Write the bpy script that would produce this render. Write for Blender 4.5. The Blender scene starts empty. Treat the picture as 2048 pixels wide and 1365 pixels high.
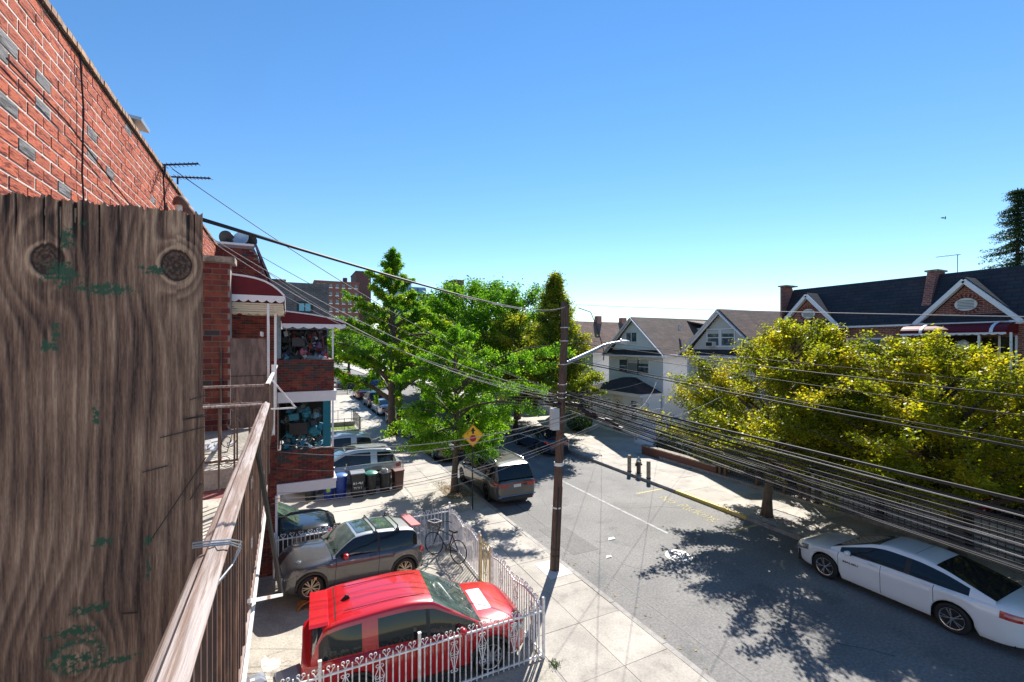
import bpy, math, random
import numpy as np
from mathutils import Vector, Matrix, Euler
R = math.radians
random.seed(7); rng = np.random.default_rng(11)
SC = bpy.context.scene
COL = SC.collection

# ------------------------------------------------------------------ camera, sky, sun, exposure
H = 6.8                      # eye height over the road
A = R(26.3)                  # camera looks this far right of the street's direction (+Y)
F = 910.0
cam_d = bpy.data.cameras.new('camera'); cam = bpy.data.objects.new('camera', cam_d); COL.objects.link(cam)
cam.location = (0, 0, H); cam.rotation_euler = (R(90), 0, -A)
cam_d.sensor_width = 36; cam_d.lens = F / 2048 * 36; cam_d.shift_y = 7.5 / 2048 * 1.0
cam_d.clip_start = 0.05; cam_d.clip_end = 3000
SC.camera = cam
SUN_AZ, SUN_EL = 43.0, 44.0
w = bpy.data.worlds.new('World'); SC.world = w; w.use_nodes = True
nt = w.node_tree; nt.nodes.clear()
sky = nt.nodes.new('ShaderNodeTexSky'); sky.sky_type = 'NISHITA'; sky.sun_disc = False
sky.sun_elevation = R(SUN_EL); sky.sun_rotation = R(SUN_AZ)
sky.air_density = 1.0; sky.dust_density = 0.0; sky.ozone_density = 2.5; sky.altitude = 50
hs = nt.nodes.new('ShaderNodeHueSaturation'); hs.inputs['Saturation'].default_value = 1.22
bg = nt.nodes.new('ShaderNodeBackground'); bg.inputs[1].default_value = 0.090
ow = nt.nodes.new('ShaderNodeOutputWorld')
nt.links.new(sky.outputs[0], hs.inputs['Color']); nt.links.new(hs.outputs[0], bg.inputs[0]); nt.links.new(bg.outputs[0], ow.inputs[0])
sd = bpy.data.lights.new('sun', 'SUN'); sd.energy = 5.0; sd.angle = R(0.53); sd.color = (1, .95, .87)
so = bpy.data.objects.new('sun', sd); COL.objects.link(so)
sdir = Vector((math.sin(R(SUN_AZ)) * math.cos(R(SUN_EL)), math.cos(R(SUN_AZ)) * math.cos(R(SUN_EL)), math.sin(R(SUN_EL))))
so.rotation_euler = (-sdir).to_track_quat('-Z', 'Y').to_euler(); so.location = sdir * 60
SC.view_settings.view_transform = 'Standard'; SC.view_settings.look = 'None'
SC.view_settings.exposure = 1.0; SC.view_settings.gamma = 1; SC.view_settings.use_curve_mapping = False

# ------------------------------------------------------------------ helpers
def ray(u, v):
    x = (u - 1024) / F
    return Vector((math.sin(A) + x * math.cos(A), math.cos(A) - x * math.sin(A), (690 - v) / F))
def AZ(u, v, z): d = ray(u, v); t = (z - H) / d.z; return Vector((d.x * t, d.y * t, z))
def AY(u, v, y): d = ray(u, v); t = y / d.y; return Vector((d.x * t, y, H + d.z * t))
def AX(u, v, x): d = ray(u, v); t = x / d.x; return Vector((x, d.y * t, H + d.z * t))

class MB:
    def __init__(s): s.v = []; s.f = []; s.mi = []; s.cur = 0
    def quad(s, a, b, c, d): i = len(s.v); s.v += [tuple(a), tuple(b), tuple(c), tuple(d)]; s.f.append((i, i+1, i+2, i+3)); s.mi.append(s.cur); return s
    def poly(s, pts): i = len(s.v); s.v += [tuple(p) for p in pts]; s.f.append(tuple(range(i, i+len(pts)))); s.mi.append(s.cur); return s
    def box(s, x0, x1, y0, y1, z0, z1):
        i = len(s.v)
        s.v += [(x, y, z) for z in (z0, z1) for x, y in ((x0, y0), (x1, y0), (x1, y1), (x0, y1))]
        for q in ((0, 3, 2, 1), (4, 5, 6, 7), (0, 1, 5, 4), (1, 2, 6, 5), (2, 3, 7, 6), (3, 0, 4, 7)):
            s.f.append(tuple(i + k for k in q)); s.mi.append(s.cur)
        return s
    def obox(s, c, ax, ay, az):      # centre and three half-axis vectors
        c, ax, ay, az = map(Vector, (c, ax, ay, az)); i = len(s.v)
        for k in (-1, 1):
            for p, q in ((-1, -1), (1, -1), (1, 1), (-1, 1)): s.v.append(tuple(c + ax*p + ay*q + az*k))
        for q in ((0, 3, 2, 1), (4, 5, 6, 7), (0, 1, 5, 4), (1, 2, 6, 5), (2, 3, 7, 6), (3, 0, 4, 7)):
            s.f.append(tuple(i + k for k in q)); s.mi.append(s.cur)
        return s
    def bar(s, a, b, w, h=None, up=(0, 0, 1)):
        a = Vector(a); b = Vector(b); h = h or w; d = (b - a); L = d.length; d.normalize()
        u = Vector(up)
        if abs(d.dot(u)) > .98: u = Vector((1, 0, 0))
        sx = d.cross(u).normalized(); sz = sx.cross(d)
        return s.obox((a + b) / 2, d * L / 2, sx * w / 2, sz * h / 2)
    def tube(s, pts, r, n=8, cap=True):
        pts = [Vector(p) for p in pts]; m = len(pts)
        rr = r if isinstance(r, (list, tuple)) else [r] * m
        base = len(s.v); prev = None
        for k, p in enumerate(pts):
            d = (pts[min(k+1, m-1)] - pts[max(k-1, 0)]).normalized()
            if prev is None:
                u = Vector((0, 0, 1)) if abs(d.z) < .95 else Vector((1, 0, 0)); a = d.cross(u).normalized()
            else:
                a = (prev - d * prev.dot(d)).normalized()
            prev = a; b = d.cross(a)
            for j in range(n):
                t = 2*math.pi*j/n; s.v.append(tuple(p + (a*math.cos(t) + b*math.sin(t)) * rr[k]))
        for k in range(m-1):
            for j in range(n):
                s.f.append((base+k*n+j, base+k*n+(j+1) % n, base+(k+1)*n+(j+1) % n, base+(k+1)*n+j)); s.mi.append(s.cur)
        if cap:
            s.f.append(tuple(base+j for j in reversed(range(n)))); s.mi.append(s.cur)
            s.f.append(tuple(base+(m-1)*n+j for j in range(n))); s.mi.append(s.cur)
        return s
    def lathe(s, prof, n=20, c=(0, 0, 0), axis='z', cap=True):
        base = len(s.v); m = len(prof)
        for r, z in prof:
            for j in range(n):
                t = 2*math.pi*j/n; x, y = r*math.cos(t), r*math.sin(t)
                p = (x, y, z) if axis == 'z' else (x, z, y)
                s.v.append((c[0]+p[0], c[1]+p[1], c[2]+p[2]))
        for k in range(m-1):
            for j in range(n):
                s.f.append((base+k*n+j, base+k*n+(j+1) % n, base+(k+1)*n+(j+1) % n, base+(k+1)*n+j)); s.mi.append(s.cur)
        for k in (0, m-1):
            if cap and prof[k][0] > 1e-4: s.f.append(tuple(base+k*n+j for j in range(n))); s.mi.append(s.cur)
        return s
    def prism(s, pts2, a0, a1, axis='y'):   # polygon pts2 extruded along an axis; pts are (x,z) for y, (y,z) for x, (x,y) for z
        def P(p, t): return (p[0], t, p[1]) if axis == 'y' else ((t, p[0], p[1]) if axis == 'x' else (p[0], p[1], t))
        i = len(s.v); n = len(pts2)
        s.v += [P(p, a0) for p in pts2] + [P(p, a1) for p in pts2]
        s.f.append(tuple(range(i, i+n))); s.f.append(tuple(reversed(range(i+n, i+2*n)))); s.mi += [s.cur]*2
        for k in range(n): s.f.append((i+k, i+n+k, i+n+(k+1) % n, i+(k+1) % n)); s.mi.append(s.cur)
        return s
    def mesh(s, name, mats, smooth=False):
        me = bpy.data.meshes.new(name); me.from_pydata(s.v, [], s.f); me.update()
        if not isinstance(mats, (list, tuple)): mats = [mats]
        for m in mats: me.materials.append(m)
        if len(mats) > 1: me.polygons.foreach_set('material_index', s.mi)
        fixn(me)
        if smooth:
            me.polygons.foreach_set('use_smooth', [True]*len(me.polygons))
            if smooth != 'all':
                try: me.set_sharp_from_angle(angle=R(38))
                except Exception: pass
        return me
    def build(s, name, mats, parent=None, smooth=False, **kw):
        return put(s.mesh(name, mats, smooth), name, parent, **kw)
import bmesh
def fixn(me):
    bm = bmesh.new(); bm.from_mesh(me); bmesh.ops.recalc_face_normals(bm, faces=bm.faces); bm.to_mesh(me); bm.free()
def put(me, name, parent=None, loc=None, rot=None, scale=None, label=None, cat=None, group=None, kind=None):
    o = bpy.data.objects.new(name, me); COL.objects.link(o)
    if parent is not None: o.parent = parent
    if loc is not None: o.location = loc
    if rot is not None: o.rotation_euler = rot
    if scale is not None: o.scale = scale
    if label: o['label'] = label
    if cat: o['category'] = cat
    if group: o['group'] = group
    if kind: o['kind'] = kind
    return o
def thing(name, label, cat, loc=(0, 0, 0), rz=0, group=None, rot=None, kind=None):
    return put(None, name, None, loc, rot or (0, 0, rz), None, label, cat, group, kind)
def copy_tree(o, parent=None):
    c = o.copy(); COL.objects.link(c)
    if parent is not None: c.parent = parent
    for ch in list(o.children): copy_tree(ch, c)
    return c
def dup(o, loc, rz=None, label=None, group=None):
    c = copy_tree(o); c.location = loc
    if rz is not None: c.rotation_euler = (0, 0, rz)
    if label: c['label'] = label
    if group: c['group'] = group
    return c
def shell(o, t):
    m = o.modifiers.new('s', 'SOLIDIFY'); m.thickness = t; m.offset = -1
def textmesh(txt, size, mat, name='lettering', ext=.002, parent=None, loc=(0, 0, 0), rot=(0, 0, 0), align='CENTER', sx=1, offset=0):
    cu = bpy.data.curves.new('t', 'FONT'); cu.body = txt; cu.size = size; cu.extrude = ext; cu.align_x = align; cu.align_y = 'CENTER'; cu.offset = offset
    cu.resolution_u = 3
    ob = bpy.data.objects.new('t', cu); COL.objects.link(ob)
    dg = bpy.context.evaluated_depsgraph_get(); me = bpy.data.meshes.new_from_object(ob.evaluated_get(dg))
    bpy.data.objects.remove(ob); me.materials.clear(); me.materials.append(mat)
    return put(me, name, parent, loc, rot, (sx, 1, 1))

# ------------------------------------------------------------------ materials
def ln(t, a, b): t.links.new(a, b)
def M(name, col, rough=.7, metal=0, col2=None, ns=3.0, nlo=.42, nhi=.62, fine=0, fs=40, rnd=0, bump=0, bs=60, coat=0, spec=.5, stretch=(1, 1, 1), col3=None, ns3=.7, lo3=.55, hi3=.68, emit=0, crack=0, alpha=None, hue=0):
    m = bpy.data.materials.new(name); m.use_nodes = True; t = m.node_tree; N = t.nodes; b = N['Principled BSDF']
    b.inputs['Roughness'].default_value = rough; b.inputs['Metallic'].default_value = metal
    b.inputs['Specular IOR Level'].default_value = spec
    b.inputs['Coat Weight'].default_value = coat; b.inputs['Coat Roughness'].default_value = .03
    c = N.new('ShaderNodeRGB'); c.outputs[0].default_value = (*col, 1); out = c.outputs[0]
    g = N.new('ShaderNodeNewGeometry'); mp = N.new('ShaderNodeMapping'); mp.inputs['Scale'].default_value = stretch
    ln(t, g.outputs['Position'], mp.inputs['Vector']); vec = mp.outputs[0]
    def noise(sc, det=5, rg=.6):
        n = N.new('ShaderNodeTexNoise'); n.inputs['Scale'].default_value = sc; n.inputs['Detail'].default_value = det; n.inputs['Roughness'].default_value = rg
        ln(t, vec, n.inputs['Vector']); return n.outputs['Fac']
    def mapr(x, a0, a1, b0, b1):
        n = N.new('ShaderNodeMapRange'); n.inputs[1].default_value = a0; n.inputs[2].default_value = a1; n.inputs[3].default_value = b0; n.inputs[4].default_value = b1
        ln(t, x, n.inputs[0]); return n.outputs[0]
    def mix(f, a, bcol, mode='MIX'):
        n = N.new('ShaderNodeMix'); n.data_type = 'RGBA'; n.blend_type = mode
        if isinstance(f, float): n.inputs[0].default_value = f
        else: ln(t, f, n.inputs[0])
        ln(t, a, n.inputs[6])
        if isinstance(bcol, tuple): n.inputs[7].default_value = (*bcol, 1)
        else: ln(t, bcol, n.inputs[7])
        return n.outputs[2]
    if col2: out = mix(mapr(noise(ns), nlo, nhi, 0, 1), out, col2)
    if col3: out = mix(mapr(noise(ns3, 6), lo3, hi3, 0, 1), out, col3)
    def mulv(out, fac):
        n = N.new('ShaderNodeVectorMath'); n.operation = 'SCALE'; ln(t, out, n.inputs[0]); ln(t, fac, n.inputs['Scale']); return n.outputs[0]
    if fine: out = mulv(out, mapr(noise(fs, 6, .7), .3, .7, 1 - fine, 1 + fine))
    if crack:
        vo = N.new('ShaderNodeTexVoronoi'); vo.feature = 'DISTANCE_TO_EDGE'; vo.inputs['Scale'].default_value = crack
        nz = N.new('ShaderNodeTexNoise'); nz.inputs['Scale'].default_value = crack*2.5; ln(t, vec, nz.inputs['Vector'])
        va = N.new('ShaderNodeVectorMath'); va.operation = 'ADD'; ln(t, vec, va.inputs[0]); 
        vs = N.new('ShaderNodeVectorMath'); vs.operation = 'SCALE'; vs.inputs['Scale'].default_value = .9/crack; ln(t, nz.outputs['Color'], vs.inputs[0]); ln(t, vs.outputs[0], va.inputs[1]); ln(t, va.outputs[0], vo.inputs['Vector'])
        msk = mapr(noise(crack*.8), .5, .6, 1, 0)
        cr = mapr(vo.outputs['Distance'], .0, .008, .55, 1)
        mx = N.new('ShaderNodeMath'); mx.operation = 'MAXIMUM'; ln(t, msk, mx.inputs[0]); ln(t, cr, mx.inputs[1]); out = mulv(out, mx.outputs[0])
    if rnd:
        oi = N.new('ShaderNodeObjectInfo'); ad = N.new('ShaderNodeMath'); ad.operation = 'ADD'; ln(t, oi.outputs['Random'], ad.inputs[0]); ln(t, g.outputs['Random Per Island'], ad.inputs[1])
        fr = N.new('ShaderNodeMath'); fr.operation = 'FRACT'; ln(t, ad.outputs[0], fr.inputs[0])
        out = mulv(out, mapr(fr.outputs[0], 0, 1, 1-rnd, 1+rnd))
        if hue:
            h = N.new('ShaderNodeHueSaturation'); ln(t, out, h.inputs['Color']); ln(t, mapr(fr.outputs[0], 0, 1, .5-hue, .5+hue), h.inputs['Hue']); out = h.outputs[0]
    ln(t, out, b.inputs['Base Color'])
    if bump:
        bn = N.new('ShaderNodeBump'); bn.inputs['Strength'].default_value = bump; bn.inputs['Distance'].default_value = .02
        ln(t, noise(bs, 6, .65), bn.inputs['Height']); ln(t, bn.outputs[0], b.inputs['Normal'])
    if emit: b.inputs['Emission Color'].default_value = (*col, 1); b.inputs['Emission Strength'].default_value = emit
    return m
def leafmat(name, c1, c2, c3, tr=.5):
    m = bpy.data.materials.new(name); m.use_nodes = True; t = m.node_tree; N = t.nodes; N.remove(N['Principled BSDF'])
    g = N.new('ShaderNodeNewGeometry'); rp = N.new('ShaderNodeValToRGB'); e = rp.color_ramp.elements
    e[0].color = (*c1, 1); e[1].color = (*c3, 1); e.new(.5).color = (*c2, 1)
    nz = N.new('ShaderNodeTexNoise'); nz.inputs['Scale'].default_value = .8; ln(t, g.outputs['Position'], nz.inputs['Vector'])
    mr = N.new('ShaderNodeMapRange'); mr.inputs[1].default_value = .35; mr.inputs[2].default_value = .65; ln(t, nz.outputs['Fac'], mr.inputs[0])
    av = N.new('ShaderNodeMix'); av.inputs[0].default_value = .5; ln(t, g.outputs['Random Per Island'], av.inputs[2]); ln(t, mr.outputs[0], av.inputs[3]); ln(t, av.outputs[0], rp.inputs[0])
    d = N.new('ShaderNodeBsdfDiffuse'); tl = N.new('ShaderNodeBsdfTranslucent'); mx = N.new('ShaderNodeMixShader'); mx.inputs[0].default_value = tr
    sc = N.new('ShaderNodeVectorMath'); sc.operation = 'MULTIPLY'; sc.inputs[1].default_value = (2.3, 2.3, .8); ln(t, rp.outputs[0], sc.inputs[0])
    ln(t, rp.outputs[0], d.inputs[0]); ln(t, sc.outputs[0], tl.inputs[0]); ln(t, d.outputs[0], mx.inputs[1]); ln(t, tl.outputs[0], mx.inputs[2])
    gl = N.new('ShaderNodeBsdfGlossy'); gl.inputs['Roughness'].default_value = .35; m2 = N.new('ShaderNodeMixShader'); m2.inputs[0].default_value = .02
    ln(t, mx.outputs[0], m2.inputs[1]); ln(t, gl.outputs[0], m2.inputs[2]); ln(t, m2.outputs[0], N['Material Output'].inputs[0])
    return m
def coursemat(name, c1, c2, mortar, bw, bh, ms, swap=True, rough=.85, bias=0., bump=.4, sloped=False, col3=None):   # courses of brick or shingle for far walls
    m = bpy.data.materials.new(name); m.use_nodes = True; t = m.node_tree; N = t.nodes; b = N['Principled BSDF']; b.inputs['Roughness'].default_value = rough
    g = N.new('ShaderNodeNewGeometry'); sp = N.new('ShaderNodeSeparateXYZ'); cb = N.new('ShaderNodeCombineXYZ'); ln(t, g.outputs['Position'], sp.inputs[0])
    if swap:
        ad = N.new('ShaderNodeMath'); ad.operation = 'ADD'; ln(t, sp.outputs['X'], ad.inputs[0]); ln(t, sp.outputs['Y'], ad.inputs[1]); ln(t, ad.outputs[0], cb.inputs[0]) if not sloped else ln(t, sp.outputs['Y'], cb.inputs[0])
    else: ln(t, sp.outputs['X'], cb.inputs[0])
    ln(t, sp.outputs['Z'], cb.inputs[1])
    br = N.new('ShaderNodeTexBrick'); br.inputs['Scale'].default_value = 1; br.inputs['Brick Width'].default_value = bw; br.inputs['Row Height'].default_value = bh; br.inputs['Mortar Size'].default_value = ms
    br.inputs['Color1'].default_value = (*c1, 1); br.inputs['Color2'].default_value = (*c2, 1); br.inputs['Mortar'].default_value = (*mortar, 1); br.inputs['Bias'].default_value = bias
    ln(t, cb.outputs[0], br.inputs['Vector'])
    nz = N.new('ShaderNodeTexNoise'); nz.inputs['Scale'].default_value = 1.3; nz.inputs['Detail'].default_value = 6; ln(t, g.outputs['Position'], nz.inputs['Vector'])
    mr = N.new('ShaderNodeMapRange'); mr.inputs[1].default_value = .3; mr.inputs[2].default_value = .7; mr.inputs[3].default_value = .75; mr.inputs[4].default_value = 1.25; ln(t, nz.outputs['Fac'], mr.inputs[0])
    sc = N.new('ShaderNodeVectorMath'); sc.operation = 'SCALE'; ln(t, br.outputs['Color'], sc.inputs[0]); ln(t, mr.outputs[0], sc.inputs['Scale']); ln(t, sc.outputs[0], b.inputs['Base Color'])
    bn = N.new('ShaderNodeBump'); bn.inputs['Strength'].default_value = bump; bn.inputs['Distance'].default_value = .02; bn.invert = True; ln(t, br.outputs['Fac'], bn.inputs['Height']); ln(t, bn.outputs[0], b.inputs['Normal'])
    return m

asphalt = M('asphalt', (.16, .155, .15), .85, col2=(.20, .193, .185), ns=.35, fine=.42, fs=16, bump=.35, bs=120, col3=(.13, .128, .125), ns3=.9)
conc = M('sidewalk_concrete', (.40, .365, .32), .85, col2=(.31, .285, .25), ns=1.1, fine=.2, fs=22, rnd=.09, col3=(.25, .23, .2), ns3=2.2, lo3=.58, hi3=.72, bump=.15, bs=90)
conc_yard = M('yard_concrete', (.40, .37, .31), .88, col2=(.31, .285, .24), ns=1.7, fine=.3, fs=26, bump=.4, bs=45, col3=(.52, .48, .41), ns3=.9, lo3=.6, hi3=.66, crack=.45)
conc_far = M('driveway_concrete', (.44, .41, .365), .85, col2=(.35, .33, .29), ns=.8, fine=.12, fs=20, bump=.1)
curbm = M('kerb_stone', (.33, .31, .29), .8, col2=(.24, .22, .2), ns=4, fine=.2, rnd=.1, bump=.2)
curby = M('kerb_yellow_paint', (.62, .44, .06), .7, col2=(.45, .38, .22), ns=6, fine=.2, bump=.2)
earth = M('bare_earth', (.16, .12, .08), .95, col2=(.26, .2, .13), ns=5, fine=.35, bump=.6, bs=25)
grassm = M('lawn_grass', (.10, .19, .02), .9, col2=(.2, .24, .04), ns=6, fine=.4, fs=60, bump=.5)
far_ground = M('city_ground', (.20, .195, .18), .9, col2=(.14, .15, .12), ns=.05, fine=.1, fs=1)
paint_y = M('road_paint_yellow', (.50, .42, .15), .8, col2=(.24, .22, .16), ns=14, nlo=.46, nhi=.6)
paint_w = M('road_paint_white', (.34, .34, .335), .8, col2=(.2, .195, .19), ns=5, nlo=.45, nhi=.65)
white_m = M('white_painted_metal', (.88, .86, .87), .45, col2=(.62, .58, .55), ns=8, fine=.06)
white_r = M('white_worn_metal', (.80, .77, .74), .5, col2=(.35, .19, .11), ns=6, nlo=.55, nhi=.68, fine=.15)
cream_m = M('cream_painted_metal', (.66, .55, .30), .5, col2=(.5, .4, .22), ns=8)
mortar_w = M('pale_mortar', (.55, .46, .41), .9, fine=.15, bump=.3)
mortar_d = M('grey_mortar', (.27, .21, .19), .9, fine=.2, bump=.3)
glassd = M('dark_window_glass', (.010, .014, .018), .05, spec=.5)
glassb = M('windscreen_glass', (.05, .075, .07), .03, spec=.9, coat=.6, col2=(.09, .13, .12), ns=3)
glassh = M('house_window_glass', (.06, .08, .10), .06, spec=.8, col2=(.16, .18, .2), ns=2.5, nlo=.5, nhi=.55)
black = M('black_rubber', (.012, .012, .012), .7)
blackm = M('black_iron', (.018, .018, .02), .45, metal=.2)
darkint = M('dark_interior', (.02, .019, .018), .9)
chrome = M('bright_metal', (.62, .62, .62), .22, metal=1)
galv = M('galvanised_steel', (.44, .46, .48), .4, metal=.7, fine=.1, fs=20)
wirem = M('black_cable', (.022, .022, .024), .6, spec=.25)
wiregr = M('grey_cable', (.30, .295, .29), .6, spec=.25)
whitep = M('white_siding', (.80, .80, .80), .6, fine=.04, fs=3)
trimw = M('white_trim', (.78, .76, .78), .5, fine=.05, fs=8)
burg = M('burgundy_awning', (.13, .008, .016), .5, fine=.08, fs=6, spec=.25)
cream = M('cream_awning_lining', (.62, .54, .40), .6, fine=.08)
stone = M('weathered_stone', (.34, .29, .23), .9, col2=(.14, .12, .1), ns=7, fine=.2, bump=.4)
plyw = M('weathered_plywood', (.23, .155, .13), .8, col2=(.12, .08, .07), ns=5, nlo=.4, nhi=.6, stretch=(3, 3, .6), fine=.2, fs=60, bump=.3)
# ------------------------------------------------------------------ ground, road, pavements
STRU = 'structure'
g = MB(); g.quad((-700, -700, -.03), (900, -700, -.03), (900, 1500, -.03), (-700, 1500, -.03)); g.build('ground', far_ground, kind=STRU)
RL, RR = 7.62, 15.95
XS0, XS1 = 67, 77         # crossing street beyond the stop sign
g = MB(); g.quad((RL-.05, -25, 0), (RR+.05, -25, 0), (RR+.05, 260, 0), (RL-.05, 260, 0)); road = g.build('road', asphalt, kind=STRU)
g = MB(); g.quad((-200, XS0, .004), (RL-.05, XS0, .004), (RL-.05, XS1, .004), (-200, XS1, .004)); g.quad((RR+.05, XS0, .004), (200, XS0, .004), (200, XS1, .004), (RR+.05, XS1, .004)); g.build('crossing_road', asphalt, kind=STRU)
for i, (x0, x1) in enumerate(((-200, RL-.15), (RR+.15, 200))):
    g = MB(); g.box(x0, x1, 77.2, 250, -.1, .12); g.build('far_pavement', conc_far, kind=STRU)
# painted lines and repairs on the road
g = MB(); g.box(12.24, 12.36, 12.2, 20.5, 0, .005); g.build('painted_line', paint_w, road)
ytext = textmesh('No Parking', .78, paint_y, 'no_parking_lettering', .002, road, (14.95, 13.75, .005), (0, 0, R(-90)), sx=.86, offset=-.012)
g = MB(); g.box(14.3, 15.9, 16.05, 16.16, 0, .005); g.box(14.5, 15.9, 11.25, 11.37, 0, .005); g.build('painted_bay_mark', paint_y, road)
tar = M('tar_seam', (.035, .035, .037), .6)
g = MB()
for pts in ([(7.9, -10), (9.15, 30)], ):
    g.bar((*pts[0], .002), (*pts[1], .002), .02, .006)
g.build('tar_seam', tar, road)
rc = random.Random(17)
for x, y, L_, a in ((10.2, 9.0, 3.2, 1.3), (13.1, 14.6, 2.4, .2), (9.3, 15.2, 2.6, .5), (11.9, 5.2, 3.0, 1.9)):
    g = MB(); p = Vector((x, y, .0025))
    for k in range(int(L_/.12)):
        a += rc.uniform(-.35, .35); q = p+Vector((math.cos(a)*.12, math.sin(a)*.12, 0)); g.bar(p, q, rc.uniform(.006, .014), .004); p = q
    g.build('road_crack', tar, road)
asph2 = M('patched_asphalt', (.135, .131, .127), .85, col2=(.16, .155, .15), ns=1.2, fine=.42, fs=16, bump=.3, bs=120)
for x0, x1, y0, y1 in ((10.6, 12.1, 6.6, 8.5), (8.3, 9.3, 12.3, 14.6)): g = MB(); g.box(x0, x1, y0, y1, 0, .004); g.build('asphalt_patch', asph2, road)
pap = M('paper_litter', (.75, .74, .72), .8)
for i, (u, v, s, lb) in enumerate(((1222, 1078, .16, 'flattened white paper scrap lying farthest up the road'), (1217, 1114, .12, 'small white paper scrap lying nearer on the road'))):
    p = AZ(u, v, .01); m_ = MB(); m_.poly([(-s, -s*.4, 0), (s*.7, -s*.6, .01), (s, s*.3, .02), (-s*.2, s*.6, .005)]); m_.poly([(-s, -s*.4, .004), (s*.7, -s*.6, .014), (0, -.1*s, .03)])
    m_.build('paper_scrap', pap, None, loc=p, label=lb, cat='litter', group='paper scraps on the road')
# manhole
mh = thing('manhole_cover', 'round pale iron manhole cover set in the road', 'manhole cover', (11.3, 10.75, 0))
ironm = M('worn_iron', (.36, .35, .34), .5, metal=.5, fine=.3, fs=30)
m_ = MB(); m_.lathe([(.42, 0), (.42, .012), (.385, .012), (.385, .004), (.37, .004), (.37, .014), (0.001, .014)], 32); m_.build('cover_plate', ironm, mh)
m_ = MB()
for i in range(-5, 6):
    for j in range(-5, 6):
        if i*i+j*j < 26: m_.box(i*.062-.02, i*.062+.02, j*.062-.02, j*.062+.02, .014, .02)
m_.build('grip_studs', ironm, mh, kind='stuff')
# kerbs
def kerb(name, x0, x1, y0, y1, step, mat=None, yel=None):
    p = put(None, name, None, kind=STRU); y = y0; i = 0; me = {}
    while y < y1 - .1:
        L = min(step, y1 - y); m = curby if yel and yel[0] < y + L/2 < yel[1] else (mat or curbm)
        k = (round(L, 2), m.name)
        if k not in me: me[k] = MB().box(0, x1-x0, .006, L-.006, -.05, .14).mesh('kerbstone', m)
        put(me[k], 'kerbstone', p, (x0, y, random.uniform(-.004, .004))); y += L
kerb('kerb_left', 7.48, 7.62, -14, 64, 1.8)
kerb('kerb_right', 15.95, 16.1, -8, 64, 1.8, yel=(11.2, 16.0))
def slabs(name, xs, y0, y1, dy, mat, z=.13, skew=0, holes=()):
    p = put(None, name, None, kind=STRU); MB().box(xs[0], xs[-1], y0, y1, -.1, z-.025).build('bedding', curbm, p)
    for a, b in zip(xs, xs[1:]):
        me = MB().box(.006, b-a-.006, .006, dy-.006, -.03, 0).mesh('paving_slab', mat)
        y = y0
        while y < y1 - dy/2:
            if not any(hx0 < (a+b)/2 < hx1 and hy0 < y+dy/2 < hy1 for hx0, hx1, hy0, hy1 in holes):
                put(me, 'paving_slab', p, (a, y, z+random.uniform(-.004, .004)), (random.uniform(-.002, .002), random.uniform(-.002, .002), 0))
            y += dy
    return p
slabs('pavement_left', (4.96, 6.28, 7.48), -12, 33.4, 1.62, conc, holes=((6.28, 7.5, 18.4, 21.0),))
slabs('pavement_right', (16.1, 17.75, 19.45), -6, 40, 1.62, conc, holes=((16.1, 17.7, 10.3, 12.3), (16.1, 17.7, 26.8, 28.6)))
g = MB(); g.box(-30, 7.48, 33.4, 64, -.1, .13); g.build('forecourt', conc_far, kind=STRU)
g = MB(); g.box(16.1, 19.45, 40, 64, -.1, .13); g.box(19.45, 200, 20, 64, -.1, .10); g.build('pavement_right_far', conc_far, kind=STRU)
g = MB(); g.box(-.9, 4.9, 3.0, 14.68, -.1, .126); g.build('yard_floor', conc_yard, kind=STRU)
g = MB(); g.box(-3, 4.95, 14.7, 33.4, -.1, .127); g.build('driveway_floor', conc_far, kind=STRU)
g = MB(); g.box(4.9, 4.955, -12, 33.4, -.1, .128); g.build('yard_edge', curbm, kind=STRU)
g = MB(); g.box(19.45, 24.3, -12, 20, -.1, .10); g.build('front_gardens', earth, kind=STRU)
# worn pale cement patch on the yard floor
p = AZ(538, 1335, .13); m_ = MB(); pts = []
for k in range(26):
    t = 2*math.pi*k/26; r_ = .25*(1+.35*math.sin(3*t+1)+.22*random.uniform(-1, 1)); pts.append((p.x+r_*math.cos(t)*.7, p.y+r_*math.sin(t)*1.4, .131))
m_.poly(pts); m_.build('cement_patch', M('pale_cement', (.66, .62, .52), .9, col2=(.5, .46, .38), ns=9), kind=STRU)
# earth patch round the first street tree, pits
def patch(name, x0, x1, y0, y1, mat, h=.13, n=24, amp=.05):
    v = []; f = []
    for j in range(n+1):
        for i in range(n+1):
            e = min(i, n-i, j, n-j)/n
            v.append((x0+(x1-x0)*i/n, y0+(y1-y0)*j/n, h-.01+amp*min(1, e*5)*random.random()))
    for j in range(n):
        for i in range(n): a = j*(n+1)+i; f.append((a, a+1, a+n+2, a+n+1))
    me = bpy.data.meshes.new(name); me.from_pydata(v, [], f); me.materials.append(mat); return put(me, name, None, kind=STRU)
patch('tree_pit_earth', 6.29, 7.47, 18.5, 20.9, earth, amp=.07)
patch('tree_pit_earth', 6.3, 7.47, 33.2, 35.6, earth, amp=.07)
patch('tree_pit_earth', 16.12, 17.2, 10.4, 12.1, M('grey_sand', (.34, .31, .28), .9, fine=.2, bump=.5), amp=.05)
patch('tree_pit_earth', 16.12, 17.7, 26.8, 28.6, earth, amp=.06)
g = MB(); g.box(-6, 4.9, 36.9, 39.3, .12, .16); lw = g.build('lawn_ground', grassm, kind=STRU)
g = MB(); g.box(-6, 5.0, 36.55, 36.85, .1, .3); g.box(-6, 5.0, 39.35, 39.6, .1, .5); g.build('lawn_kerb', curbm, kind=STRU)
# pole footing
MB().box(6.72, 7.47, 11.1, 12.1, .12, .142).build('pole_footing', M('new_cement', (.60, .58, .55), .85, fine=.1), kind=STRU)

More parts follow.
